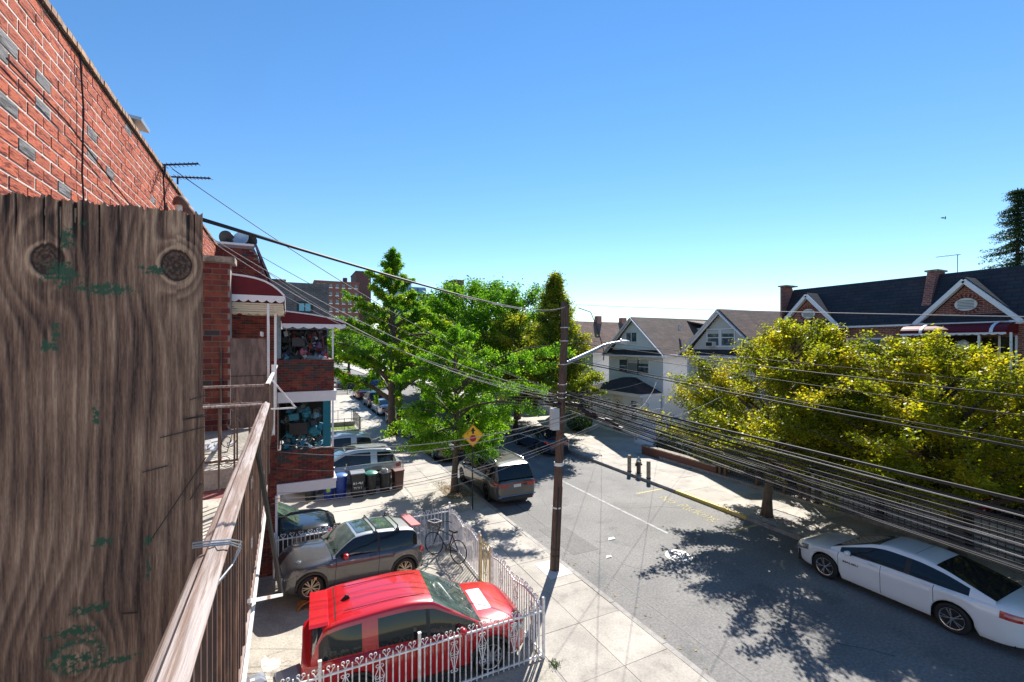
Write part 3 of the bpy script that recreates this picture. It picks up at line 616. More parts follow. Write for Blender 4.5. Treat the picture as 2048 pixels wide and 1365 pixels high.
aw2, _ = awning('burgundy_awning', 'long flat burgundy awning sloping over the cluttered brick balcony', -.15, 1.6, YB-.12, YE, 7.78, 7.46, 7.36, .55)
# clutter as single pieces
cl_cols = [M('clutter_%s' % n, c, .5) for n, c in (('teal', (.01, .16, .22)), ('charcoal', (.03, .03, .035)), ('pink', (.4, .12, .17)), ('white', (.5, .5, .52)), ('pale_blue', (.15, .26, .32)), ('purple', (.1, .06, .15)), ('red', (.3, .02, .02)), ('olive', (.1, .11, .08)), ('brown', (.14, .07, .04)))]
def clump(loc, s, mat, name, label, kind, sd):
    import mathutils.noise as mnoise
    rr = random.Random(sd); m = MB()
    if kind == 'bag':
        bm = bmesh.new(); bmesh.ops.create_icosphere(bm, subdivisions=3, radius=1); off = Vector((sd*1.7, sd*.9, 3)); ax = (rr.uniform(.42, .75), rr.uniform(.35, .5), rr.uniform(.4, .62))
        for v in bm.verts:
            p = v.co.copy(); d = .72*(1+.7*mnoise.noise(p*1.3+off)+.45*mnoise.noise(p*3.1+off)+.25*mnoise.noise(p*7+off)); v.co = Vector((p.x*ax[0]*d, p.y*ax[1]*d, max(-.45, p.z*ax[2]*d)+.42))*s
        me = bpy.data.meshes.new(name); bm.to_mesh(me); bm.free(); me.materials.append(mat); me.polygons.foreach_set('use_smooth', [True]*len(me.polygons))
        return put(me, name, None, loc, (0, rr.uniform(-.3, .3), rr.uniform(0, 3)), label=label, cat=name.split('_')[-1], group='belongings piled on the brick balconies')
    elif kind == 'box': m.box(-s*.5, s*.5, -s*.35, s*.35, 0, s*.62); m.box(-s*.53, s*.53, -s*.37, s*.37, s*.62, s*.7)
    elif kind == 'wheel':
        pts = [(s*.5*math.cos(q*.4189), 0, s*.5+s*.5*math.sin(q*.4189)) for q in range(16)]; m.tube(pts, .018, 6, cap=False)
        for q in range(0, 15, 3): m.bar((0, 0, s*.5), pts[q], .008)
    else:
        m.tube([(0, 0, 0), (rr.uniform(-.15, .15), 0, s*1.4)], .014, 6); m.box(-.08, .08, -.03, .03, 0, .05)
    m.build(name, mat, None, smooth=(kind == 'bag'), loc=loc, rot=(0, rr.uniform(-.15, .15), rr.uniform(-.6, .6)), label=label, cat=name.split('_')[-1], group='belongings piled on the brick balconies')
L = [('bag', 'tied_bag', 4, 'pale blue lumpy sack at the left end of the upper balcony', -.02, 6.3, .3), ('bag', 'tied_bag', 2, 'pink and white sack in the middle of the upper balcony', .42, 6.45, .38), ('bag', 'tied_bag', 3, 'white sack at the right end of the upper balcony', .95, 6.28, .3), ('box', 'storage_box', 1, 'black crate on the upper balcony left of the pink sack', .16, 6.25, .32), ('box', 'storage_box', 4, 'pale blue crate on the upper balcony beside the pram wheel', .74, 6.25, .3),
     ('wheel', 'pram_wheel', 1, 'black hoop wheel hanging high on the upper balcony', .72, 6.8, .5), ('stick', 'tool_handle', 8, 'brown pole leaning on the upper balcony centre', .55, 6.3, .6), ('stick', 'tool_handle', 6, 'red pole leaning near the right post of the upper balcony', 1.08, 6.3, .55), ('stick', 'tool_handle', 1, 'black pole standing left on the upper balcony', .1, 6.3, .7), ('bag', 'tied_bag', 5, 'purple bundle high on the upper balcony right side', .85, 6.7, .25), ('bag', 'tied_bag', 6, 'red bundle hanging under the awning of the upper balcony', .62, 7.0, .2), ('box', 'storage_box', 1, 'black box high at the back of the upper balcony', .3, 6.75, .35),
     ('bag', 'tied_bag', 0, 'teal sack at the left end of the lower balcony', .0, 3.65, .34), ('bag', 'tied_bag', 0, 'teal sack hanging at the top of the lower balcony', .5, 4.6, .3), ('bag', 'tied_bag', 0, 'long teal sack on the right of the lower balcony', .72, 4.0, .5), ('box', 'storage_box', 1, 'black appliance in the middle of the lower balcony', .35, 4.1, .5), ('box', 'storage_box', 0, 'teal crate on the parapet of the lower balcony', .2, 4.55, .26), ('bag', 'tied_bag', 4, 'pale sack at the top right of the lower balcony', .78, 4.55, .28), ('wheel', 'pram_wheel', 0, 'teal hoop on the right of the lower balcony', .62, 4.3, .36), ('bag', 'tied_bag', 0, 'small teal sack top left of the lower balcony', .05, 4.7, .25)]
for k, (kd, nm, c, lb, x, z, s) in enumerate(L): clump((x, YB+.22+.05*(k % 4), z), s*(.8 if kd == 'bag' else 1), cl_cols[c], nm, lb, kd, 50+k)
for lv, (z0_, z1_, cols) in enumerate(((6.3, 7.2, (1, 1, 1, 1, 3, 6, 5, 4, 7)), (3.65, 4.95, (1, 1, 1, 0, 0, 4, 7)))):
    rr = random.Random(90+lv); mats_ = [cl_cols[c] for c in cols]; m = MB()
    for k in range(190):
        m.cur = rr.randrange(len(cols)); hgt = rr.random()**1.6; p = Vector((rr.uniform(-.12, 1.1 if lv == 0 else .95), YB+rr.uniform(.32, .75), z0_+(z1_-z0_)*hgt)); a = rr.uniform(0, 3.1)
        if rr.random() < .35: m.bar(p, p+Vector((rr.uniform(-.2, .2), rr.uniform(-.05, .05), rr.uniform(-.3, .3))), .018)
        else: s = rr.uniform(.03, .09); m.obox(p, (s*math.cos(a), .3*s, s*math.sin(a)), (0, s*.6, 0), (-s*.7*math.sin(a), 0, s*.7*math.cos(a)))
    m.build('piled_belongings', mats_, None, label='jumble of small dark belongings piled on the %s brick balcony' % ('upper', 'lower')[lv], cat='clutter', kind='stuff')
# ------------------------------------------------------------------ cars
def pch(xs, ys):
    xs = np.array(xs, float); ys = np.array(ys, float); h = np.diff(xs); d = np.diff(ys)/h; m = np.zeros(len(xs)); m[0] = d[0]; m[-1] = d[-1]
    for i in range(1, len(xs)-1): m[i] = 0 if d[i-1]*d[i] <= 0 else 2*d[i-1]*d[i]/(d[i-1]+d[i])
    def f(x):
        x = np.clip(x, xs[0], xs[-1]); i = int(np.clip(np.searchsorted(xs, x)-1, 0, len(xs)-2)); t = (x-xs[i])/h[i]
        return float((2*t**3-3*t*t+1)*ys[i]+(t**3-2*t*t+t)*h[i]*m[i]+(-2*t**3+3*t*t)*ys[i+1]+(t**3-t*t)*h[i]*m[i+1])
    return f
seam = M('panel_gap', (.008, .008, .008), .8)
tlm = M('red_tail_lamp', (.42, .006, .008), .15, coat=1, col2=(.25, .0, .0), ns=20)
hlm = M('clear_head_lamp', (.45, .47, .48), .1, metal=.5, coat=1, col2=(.12, .12, .13), ns=25)
amb = M('amber_lamp', (.7, .22, .02), .2, coat=1)
platem = M('white_plate', (.7, .7, .68), .5)
blackp = M('black_plastic', (.02, .02, .021), .5)
def lerp(a, b, t): return a+(b-a)*t
WHEEL = {}
def wheel_mesh(r, wd, spokes, rimmat, style):
    k = (r, wd, spokes, rimmat.name)
    if k in WHEEL: return WHEEL[k]
    rr = r*.70
    ty = MB().lathe([(rr, -wd/2+.01), (r*.93, -wd/2), (r, -wd/2+.03), (r, wd/2-.03), (r*.93, wd/2), (rr, wd/2-.01), (rr*.98, wd/2-.04), (rr*.98, -wd/2+.04), (rr, -wd/2+.01)], 36, axis='y', cap=False).mesh('tyre', black, 'all')
    m = MB(); m.lathe([(rr*.98, wd/2-.005), (rr*1.0, wd/2-.002), (rr*.93, wd/2-.008), (rr*.9, wd/2-.04), (rr*.9, -wd/2+.03), (rr*.98, -wd/2+.03)], 36, axis='y', cap=False)
    m.lathe([(.001, wd/2-.008), (rr*.16, wd/2-.012), (rr*.2, wd/2-.04), (rr*.2, 0)], 14, axis='y')
    for q in range(spokes):
        a = 2*math.pi*q/spokes
        for da, w0 in (((-.16, .022), (.16, .022)) if style == 'split' else ((0, .05),)):
            p0 = Vector((rr*.15*math.cos(a), wd/2-.02, rr*.15*math.sin(a))); p1 = Vector((rr*.95*math.cos(a+da), wd/2-.018, rr*.95*math.sin(a+da)))
            m.bar(p0, p1, w0, .028, up=(0, 1, 0))
    rim = m.mesh('rim', rimmat)
    bk = MB().lathe([(.001, wd/2-.055), (rr*.9, wd/2-.055)], 24, axis='y').mesh('dark_rim_backing', darkint)  # flat dark backing disc, puts in the shade behind the spokes
    WHEEL[k] = (ty, rim, bk); return WHEEL[k]
def car(name, label, S, paint, loc, rz, pitch=0, group=None, mirror_mat=None, rimmat=None, cat='car', lod=1, roofmat=None):
    root = thing(name, label, cat, loc, 0, group, rot=Euler((0, pitch, rz), 'XYZ'))
    L, W, wb, fo, r = S['L'], S['W'], S['wb'], S['fo'], S['r']
    xf, xr = L/2-fo, L/2-fo-wb            # wheel centres
    hw = W/2
    ztop = pch(*zip(*S['top']))           # centre top of lower body by x (rear to front)
    zbelt = pch(*zip(*S['belt'])); wpl = pch(*zip(*S['plan'])); zro = pch(*zip(*S['roof']))
    ra = r+.055; rock = S.get('rock', .22)
    gx0, gx1 = S['roof'][0][0], S['roof'][-1][0]
    xs = set(np.round(np.linspace(-L/2, L/2, 46 if lod else 24), 4))
    for xw in (xf, xr):
        for a in np.linspace(0, math.pi, 15 if lod else 9): xs.add(round(xw+ra*math.cos(a), 4))
    doors = S['doors']; SEAM = set()
    for d in sorted({q for dd in doors for q in dd}): xs.add(round(d-.006, 4)); xs.add(round(d+.006, 4)); SEAM.add(round(d-.006, 4))
    xs = sorted(xs); ys_ = [xs[0]]
    for x in xs[1:]:
        if x-ys_[-1] > .004 or x in SEAM: ys_.append(x)
    xs = ys_
    def bot(x):
        z = rock
        for xw in (xf, xr):
            dx = abs(x-xw)
            if dx < ra: z = max(z, r+math.sqrt(max(0, ra*ra-dx*dx)))
        e = max(0, abs(x)-(L/2-.3))/.3
        return z + .03*e
    def sect(x):
        w_ = hw*wpl(x); zb = zbelt(x); zt = ztop(x); b = bot(x); P = []
        bl = S.get('bulge', .02)
        flare = max(0, 1-min(abs(x-xf), abs(x-xr))/(ra*1.25))**.5*.022
        for fr, off in ((0, -.035), (.06, -.012), (.2, 0), (.42, bl*.3), (.6, bl*.5), (.72, bl), (.85, bl*.6), (.95, -.012), (1, -.035)):
            z = lerp(min(b, zb-.04), zb, fr); zz = (z-rock)/(zb-rock)
            P.append((w_+off-.03*max(0, .35-zz)+flare*(fr < .9), z))
        zs = zb
        for yy, k in ((.90, .45), (.8, .72), (.6, .9), (.3, .98), (0, 1)):
            P.append(((w_-.035)*yy, lerp(zs, zt, k)))
        return P
    SEC = [sect(x) for x in xs]; npt = len(SEC[0])
    # find which faces belong to what
    body = MB(); gap = MB(); dmb = {}
    def vtx(i, j, s): y, z = SEC[i][j]; return (xs[i], y*s, z)
    for i in range(len(xs)-1):
        for j in range(npt-1):
            for s in (1, -1):
                q = (vtx(i, j, s), vtx(i+1, j, s), vtx(i+1, j+1, s), vtx(i, j+1, s))
                xm = (xs[i]+xs[i+1])/2; tgt = body
                if j < 8:
                    if xs[i] in SEAM and j >= 1: tgt = gap
                    else:
                        for k, (d0, d1) in enumerate(doors):
                            if d0 < xm < d1: tgt = dmb.setdefault((k, s), MB())
                tgt.quad(*q)
    for i, sg in ((0, -1), (len(xs)-1, 1)):        # end caps with a slight bulge
        ring = [(xs[i], y, z) for y, z in SEC[i]]+[(xs[i], -y, z) for y, z in reversed(SEC[i][:-1])]
        zc = sum(p[2] for p in ring)/len(ring); inner = [(p[0]+sg*.035, p[1]*.9, lerp(p[2], zc, .12)) for p in ring]; n = len(ring)
        for k in range(n): a, b = k, (k+1) % n; body.quad(ring[a], ring[b], inner[b], inner[a])
        body.poly(inner)
    def weld(m, nm, mat, par, sm='all'):
        me = bpy.data.meshes.new(nm); me.from_pydata(m.v, [], m.f); me.materials.append(mat); bm = bmesh.new(); bm.from_mesh(me); bmesh.ops.remove_doubles(bm, verts=bm.verts, dist=.0008)
        bmesh.ops.recalc_face_normals(bm, faces=bm.faces); bm.to_mesh(me); bm.free(); me.polygons.foreach_set('use_smooth', [True]*len(me.polygons))
        try: me.set_sharp_from_angle(angle=R(48))
        except Exception: pass
        return put(me, nm, par)
    weld(body, 'body', paint, root); weld(gap, 'panel_gap', seam, root)['kind'] = 'stuff'
    dob = {}
    for (k, s), m in dmb.items(): dob[(k, s)] = weld(m, 'door', paint, root)
    MB().box(-L/2+.12, L/2-.12, -hw*.80, hw*.80, rock-.02, rock+.3).build('underbody', darkint, root)
    # greenhouse
    zbl = lambda x: zbelt(x)-.03
    gy = lambda x: hw*wpl(x)-.045
    rh = S['roofhalf']*hw; Hh = S['H']
    top_r, top_f = S['rooftop']        # x range of the full height roof
    gxs = set(np.round(np.linspace(gx0, gx1, 34 if lod else 18), 4)); wins = S['wins']
    for a_, b_ in list(wins)+list(S.get('pil', ())): gxs.add(a_); gxs.add(b_)
    for q in (top_r, top_f): gxs.add(q)
    gxs = sorted(gxs)
    def gsec(x):
        zb = zbl(x); zr = max(zro(x), ztop(x)+.002); yb = gy(x); f_ = min(1, max(0, (zr-zb)/(Hh-zbl(0)))); yr = lerp(yb, min(rh, yb-.02), f_); P = []
        hgt = zr-.05*f_-zb
        for fr in (0, .1, .35, .62, .86, .95): P.append((lerp(yb, yr, fr**1.25), zb+hgt*fr))
        P.append((yr, zb+hgt)); 
        for yy, k in ((.96, .45), (.86, .75), (.6, .9), (.3, .98), (0, 1)): P.append((yr*yy, lerp(zb+hgt, zr, k)))
        return P
    GS = [gsec(x) for x in gxs]; gn = len(GS[0]); roof = MB(); ws = MB(); rw = MB(); sw = {}; plr = MB()
    def gv(i, j, s): return (gxs[i], GS[i][j][0]*s, GS[i][j][1])
    for i in range(len(gxs)-1):
        xm = (gxs[i]+gxs[i+1])/2; tall = (GS[i][6][1]+GS[i+1][6][1])/2-(GS[i][0][1]+GS[i+1][0][1])/2
        for j in range(gn-1):
            for s in (1, -1):
                q = (gv(i, j, s), gv(i+1, j, s), gv(i+1, j+1, s), gv(i, j+1, s)); t = roof
                if S.get('gj', (1, 3))[0] <= j <= S.get('gj', (1, 3))[1]:
                    for k, (a_, b_) in enumerate(wins):
                        if a_ <= xm <= b_ and tall > .1: t = sw.setdefault((k, s), MB())
                    if any(a_ < xm < b_ for a_, b_ in S.get('pil', ())) and tall > .1: t = plr
                if j >= 7 or (j == 6 and False):
                    if xm > top_f+.03 and xm < gx1-.01: t = ws
                    if xm < top_r-.03 and xm > gx0+.02 and S.get('rearwin', 1): t = rw
                t.quad(*q)
    i0 = 0 if GS[0][6][1]-GS[0][0][1] > .12 else None
    if i0 is not None: roof.poly([gv(0, j, 1) for j in range(gn)]+[gv(0, j, -1) for j in range(gn-2, -1, -1)])
    weld(roof, 'roof', roofmat or paint, root)
    if plr.f: weld(plr, 'window_pillar', blackp, root)
    if ws.f: weld(ws, 'windscreen', glassb, root)
    if rw.f: weld(rw, 'rear_window', glassd, root)
    for (k, s), m in sw.items(): weld(m, 'side_window', glassd, root)
    # wheels
    ty, rim, bk = wheel_mesh(r, .22, S.get('spokes', 5), rimmat or chrome, S.get('style', 'split'))
    for xw in (xf, xr):
        for s in (1, -1):
            wh = put(None, 'wheel', root, (xw, s*(hw-.125), r), (0, 0, 0 if s > 0 else math.pi))
            put(ty, 'tyre', wh); put(rim, 'rim', wh); put(bk, 'dark_rim_backing', wh)
    # arch lips
    if S.get('arch'):
        for xw in (xf, xr):
            for s in (1, -1):
                m = MB(); pts = [(xw+(ra+.01)*math.cos(a), s*(hw*wpl(xw)+.008), r+(ra+.01)*math.sin(a)) for a in np.linspace(.05, math.pi-.05, 15)]
                for a, b in zip(pts, pts[1:]): m.bar(a, b, .05, .06, up=(0, 1, 0))
                m.build('wheel_arch', blackp, root)
        for s in (1, -1): MB().box(xr+ra, xf-ra, s*(hw-.03)-.03, s*(hw-.03)+.03, rock-.02, rock+.08).build('sill', blackp, root)
    mm = mirror_mat or paint
    xm_ = S['mirror']; 
    for s in (1, -1):
        m = MB(); m.lathe([(.001, .09), (.06, .075), (.09, .03), (.092, -.02), (.06, -.05), (.001, -.055)], 12); o = m.build('mirror', mm, root, smooth='all'); o.location = (xm_, s*(gy(xm_)+.15), zbelt(xm_)+.09); o.rotation_euler = (0, R(90), 0); o.scale = (.75, 1.05, .9)
        MB().bar((0, 0, 0), (0, s*.12, .06), .04).build('mirror_stalk', blackp, root, loc=(xm_, gy(xm_)+.0 if s > 0 else -gy(xm_), zbelt(xm_)))
    def side(x, fr): # point on the body side, right hand positive y
        P = sect(x); k = fr*8; i = int(min(7, k)); t = k-i; return lerp(P[i][0], P[i+1][0], t), lerp(P[i][1], P[i+1][1], t)
    for k, (d0, d1) in enumerate(doors):
        for s in (1, -1):
            xh = d0+.17 if S.get('handle_rear', True) else d1-.17
            y, z = side(xh, .86); MB().tube([(xh-.09, s*(y-.005), z), (xh-.07, s*(y+.03), z), (xh+.07, s*(y+.03), z), (xh+.09, s*(y-.005), z)], .013, 6).build('handle', S.get('hmat', paint), dob[(k, s)], smooth=True)
    def lamp(nm, mat, x0, x1, f0, f1, sides=(1, -1), out=.006, n=5):
        for s in sides:
            m = MB()
            for i in range(n):
                xa, xb = lerp(x0, x1, i/n), lerp(x0, x1, (i+1)/n)
                for j in range(3):
                    fa, fb = lerp(f0, f1, j/3), lerp(f0, f1, (j+1)/3)
                    pts = [(xq, s*(side(xq, fq)[0]+out), side(xq, fq)[1]) for xq, fq in ((xa, fa), (xb, fa), (xb, fb), (xa, fb))]; m.quad(*pts)
            m.build(nm, mat, root, smooth='all')
    def endpatch(nm, mat, e, y0, y1, z0, z1, out=.045, th=.012):
        x = (L/2)*e+out*e; MB().box(min(x, x-th*e*6), max(x, x-th*e*6), y0, y1, z0, z1).build(nm, mat, root)
    e_ = hw*wpl(-L/2); f_ = hw*wpl(L/2); zt_r = zbelt(-L/2); zt_f = zbelt(L/2)
    lamp('tail_lamp', tlm, -L/2+.01, -L/2+S.get('tl', .3), S.get('tlf', (.62, .9))[0], S.get('tlf', (.62, .9))[1])
    lamp('head_lamp', hlm, L/2-S.get('hl', .38), L/2-.01, .62, .9)
    za = lerp(rock, zt_r, S.get('tlf', (.62, .9))[0]); zb_ = lerp(rock, zt_r, S.get('tlf', (.62, .9))[1])
    for s in (1, -1): endpatch('tail_lamp', tlm, -1, *(sorted((s*e_*.55, s*e_*.93))), za, zb_-.02)
    for s in (1, -1): endpatch('head_lamp', hlm, 1, *(sorted((s*f_*.62, s*f_*.93))), lerp(rock, zt_f, .6), lerp(rock, zt_f, .85))
    endpatch('grille', blackp, 1, -f_*.55, f_*.55, lerp(rock, zt_f, .35), lerp(rock, zt_f, .75), .047)
    endpatch('number_plate', platem, -1, -.17, .17, S.get('plz', .75), S.get('plz', .75)+.12, .05)
    endpatch('rear_bumper', S.get('bump', blackp), -1, -e_*.88, e_*.88, rock-.01, rock+.17, .05)
    endpatch('front_bumper', blackp, 1, -f_*.88, f_*.88, rock-.01, rock+.12, .05)
    for s in (1, -1):
        y = gy(gx1)*.55; m = MB(); m.tube([(gx1-.02, s*y-.25, zbl(gx1)+.05), (gx1-.13, s*y+.2, zro(gx1-.13)+.035)], .009, 5); m.build('wiper', blackp, root)
    info = dict(side=side, zro=zro, gy=gy, L=L, hw=hw, zbelt=zbelt, doors=dob, rh=rh, gsec=gsec)
    info['sect'] = sect; return root, info
def topz(info, x, y):
    P = info['gsec'](x)
    P2 = P[6:]
    for (ya, za), (yb, zb) in zip(P2, P2[1:]):
        if yb <= abs(y) <= ya: return za+(zb-za)*((ya-abs(y))/max(1e-6, ya-yb))
    return P[-1][1]
def roofpatch(nm, mat, info, root, x0, x1, y0, y1, out=.006, n=8):
    m = MB()
    for i in range(n):
        for j in range(n):
            xa, xb = lerp(x0, x1, i/n), lerp(x0, x1, (i+1)/n); ya, yb = lerp(y0, y1, j/n), lerp(y0, y1, (j+1)/n)
            m.quad(*[(x, y, topz(info, x, y)+out) for x, y in ((xa, ya), (xb, ya), (xb, yb), (xa, yb))])
    return m.build(nm, mat, root, smooth='all')
def paintm(n, c, metal=.0, rough=.28, c2=None): return M(n, c, rough, metal=metal, coat=1, fine=.03, fs=2)
P_red = paintm('red_car_paint', (.50, .008, .012)); P_grey = paintm('silver_grey_paint', (.10, .10, .104), .5, .28); P_white = paintm('white_car_paint', (.72, .73, .76)); P_gun = paintm('warm_grey_paint', (.10, .10, .095), .5, .3)
P_blue = paintm('dark_blue_paint', (.012, .028, .075), .3); P_silver = paintm('silver_paint', (.48, .49, .50), .55, .3); P_black = paintm('black_car_paint', (.012, .013, .016)); P_maroon = paintm('maroon_paint', (.14, .02, .02), .2); P_bright = paintm('bright_blue_paint', (.05, .16, .38), .3)
SUV = dict(L=4.5, W=1.88, H=1.74, wb=2.72, fo=.87, r=.36, rock=.27, bulge=.025,
    top=[(-2.25, 1.02), (-1.9, 1.05), (1.05, 1.07), (1.6, 1.05), (2.05, .97), (2.25, .84)], belt=[(-2.25, 1.0), (-1.6, 1.08), (.6, 1.02), (1.6, .98), (2.05, .9), (2.25, .78)],
    plan=[(-2.25, .80), (-2.1, .90), (-1.8, .97), (-1.2, 1), (1.3, 1), (1.8, .97), (2.1, .88), (2.25, .76)],
    roof=[(-2.12, 1.12), (-2.05, 1.3), (-1.88, 1.64), (-1.5, 1.71), (-.4, 1.76), (.15, 1.70), (.45, 1.54), (1.2, 1.06)], rooftop=(-1.86, .15), roofhalf=.76,
    wins=[(-1.92, -1.22), (-.92, .02), (.1, 1.05)], pil=[(.02, .1), (-1.99, -1.92)], doors=[(-.82, .06), (.06, .98)], mirror=.72, spokes=10, style='single', arch=1, tl=.25, plz=.62)
VAN = dict(SUV, L=5.1, W=1.98, H=1.76, wb=3.08, fo=.98, r=.35, top=[(-2.55, 1.08), (-2.2, 1.1), (1.2, 1.08), (1.9, 1.0), (2.35, .86), (2.55, .72)], belt=[(-2.55, 1.02), (-1.6, 1.06), (.8, 1.0), (1.9, .92), (2.35, .8), (2.55, .68)],
    plan=[(-2.55, .84), (-2.4, .93), (-2.0, .98), (-1.2, 1), (1.4, 1), (2.0, .95), (2.35, .85), (2.55, .70)], roof=[(-2.46, 1.12), (-2.38, 1.32), (-2.18, 1.66), (-1.7, 1.74), (-.4, 1.77), (.5, 1.7), (.85, 1.55), (1.7, 1.03)], rooftop=(-2.14, .5),
    wins=[(-2.2, -1.05), (-.95, .12), (.2, 1.45)], pil=[(.12, .2), (-1.05, -.95)], doors=[(-.98, .16), (.16, 1.2)], mirror=1.0, spokes=5, arch=0, style='split', tl=.3, tlf=(.72, .92), plz=.8)
SED = dict(L=4.93, W=1.85, H=1.46, wb=2.83, fo=.97, r=.34, rock=.20, bulge=.02,
    top=[(-2.465, .98), (-2.3, 1.05), (-1.6, 1.08), (.95, 1.0), (1.5, .95), (2.1, .84), (2.465, .68)], belt=[(-2.465, .93), (-1.8, .99), (-.5, .97), (.9, .93), (1.5, .89), (2.1, .78), (2.465, .62)],
    plan=[(-2.465, .74), (-2.3, .86), (-2.0, .95), (-1.3, 1), (1.2, 1), (1.8, .96), (2.2, .84), (2.465, .62)], roof=[(-2.05, 1.07), (-1.6, 1.22), (-1.05, 1.38), (-.5, 1.455), (.0, 1.46), (.35, 1.40), (.6, 1.3), (1.35, .97)], rooftop=(-.95, .25), roofhalf=.66,
    wins=[(-1.55, -.68), (-.6, .22), (.3, 1.15)], doors=[(-1.0, .1), (.1, 1.12)], mirror=.82, spokes=5, tl=.34, tlf=(.66, .9), hl=.5, plz=.7, style='split')
SED['wins'] = [(-1.62, -.5), (-.38, 1.1)]; SED['pil'] = [(-.5, -.38)]
MINI = dict(L=3.66, W=1.68, H=1.42, wb=2.47, fo=.62, r=.31, rock=.2, bulge=.03,
    top=[(-1.83, .90), (-1.6, .94), (.6, .98), (1.1, .97), (1.45, .93), (1.68, .85), (1.83, .70)], belt=[(-1.83, .86), (-1.5, .93), (.6, .92), (1.2, .90), (1.6, .84), (1.83, .66)],
    plan=[(-1.83, .82), (-1.7, .92), (-1.4, .99), (-1, 1), (1, 1), (1.4, .98), (1.7, .90), (1.83, .76)], roof=[(-1.72, .96), (-1.66, 1.12), (-1.52, 1.34), (-1.2, 1.39), (-.3, 1.43), (.12, 1.39), (.3, 1.3), (.72, .97)], rooftop=(-1.5, .12), roofhalf=.74,
    wins=[(-1.62, -.52), (-.46, .66)], pil=[(-.52, -.46)], gj=(0, 5), doors=[(-.5, .64)], mirror=.42, spokes=7, style='split', arch=1, tl=.14, hl=.0)
rimg = M('bronze_rim', (.42, .33, .27), .3, metal=.8)
rims = M('silver_rim', (.6, .6, .62), .25, metal=.9)
rimd = M('dark_rim', (.03, .03, .032), .3, metal=.7)
# red car in the front yard
RS = 4.3/4.5
def squeeze(S, f): 
    T = dict(S); T['L'] *= f; T['wb'] *= f; T['fo'] *= f
    for k in ('top', 'belt', 'plan', 'roof', 'wins', 'doors', 'pil'):
        if k in T: T[k] = [(a*f, b*f if k in ('wins', 'doors', 'pil') else b) for a, b in T[k]]
    T['rooftop'] = tuple(a*f for a in T['rooftop']); T['mirror'] *= f; return T
red, ri = car('parked_suv', 'glossy red SUV parked in the white fenced yard', squeeze(dict(SUV, H=1.70, roof=[(x, z-.045 if z > 1.5 else z) for x, z in SUV['roof']]), RS), P_red, (2.44, 9.46, .10), R(-3), rimmat=rims)
roofpatch('front_roof_edge', seam, ri, red, -1.62, -1.6, -.62, .62, .003)
m_ = MB(); m_.prism([(-.66, 1.60), (-.6, 1.635), (.6, 1.635), (.66, 1.60)], -2.06, -1.74, 'x'); m_.build('spoiler', P_red, red)
m_ = MB(); m_.prism([(-1.5, 1.66), (-1.32, 1.67), (-1.36, 1.74), (-1.4, 1.75)], -.012, .012, 'y'); m_.build('roof_fin', blackp, red)
ws_ = MB()
for i in range(6):
    for j in range(4):
        def hp(x, y): return (x, y, .0)
roofpatch('bonnet_highlight', M('painted_highlight', (.72, .72, .76), .3, coat=.4), dict(gsec=lambda x: [(0, 0)]*6+ri['sect'](x)[8:]), red, 1.20, 1.52, -.42, .44, .006)  # pale patch paints the sky's reflection onto the bonnet
for s in (-.24, .24): 
    m_ = MB(); m_.tube([(-1.45, s*1.9, 1.69), (-.5, s*1.9, 1.722), (.05, s*1.9, 1.69)], .006, 4); m_.build('roof_groove', seam, red)
# small grey car
mini, mi = car('parked_hatchback', 'silver grey three-door hatchback with red mirrors, front wheels up on ramps', MINI, P_grey, (1.62, 13.62, .13), R(180+7), pitch=R(-4.2), mirror_mat=P_red, rimmat=rimg, roofmat=P_silver)
mini.location = (1.62, 13.58, .22)
roofpatch('front_sunroof', glassb, mi, mini, -.38, .06, -.48, .48, .012); roofpatch('rear_sunroof', glassb, mi, mini, -1.0, -.48, -.46, .46, .012)
m_ = MB()
for x in (-.42, -1.05):
    m_.tube([(x, -.6, 1.36), (x, -.58, 1.5), (x, .58, 1.5), (x, .6, 1.36)], .017, 6)
    for s in (-.6, .6): m_.box(x-.05, x+.05, s-.03, s+.03, 1.33, 1.42)
m_.build('roof_bar', blackp, mini)
MB().box(-1.78, -1.5, -.52, .52, 1.36, 1.4).build('tail_spoiler', M('pink_red_plastic', (.6, .2, .2), .4), mini)
for s in (1, -1):
    m_ = MB(); m_.lathe([(.001, .05), (.07, .04), (.105, .0), (.11, -.04)], 16); o = m_.build('head_lamp', hlm, mini, smooth='all'); o.location = (1.56, s*.56, .83); o.rotation_euler = (0, R(58), s*R(14)); o.scale = (1.35, 1, 1)
    m_ = MB(); m_.lathe([(.001, .03), (.06, .025), (.075, -.03)], 14); o = m_.build('spot_lamp', chrome, mini, smooth='all'); o.location = (1.84, s*.27, .62); o.rotation_euler = (0, R(90), 0)
    MB().box(1.1, 1.16, s*.86-.01, s*.86+.01, .52, .58).build('side_marker', amb, mini)
m_ = MB(); m_.lathe([(.001, .0), (.045, .0), (.055, -.02)], 14); o = m_.build('fuel_cap', chrome, mini); o.location = (-1.2, .865, .80); o.rotation_euler = (R(-90), 0, 0)
m_ = MB(); m_.tube([(1.83, -.55, .5), (1.9, -.3, .46), (1.9, .3, .46), (1.83, .55, .5)], .03, 8); m_.build('front_trim', chrome, mini, smooth=True)
rampm = M('orange_ramp_paint', (.45, .17, .04), .6, col2=(.2, .1, .05), ns=10)
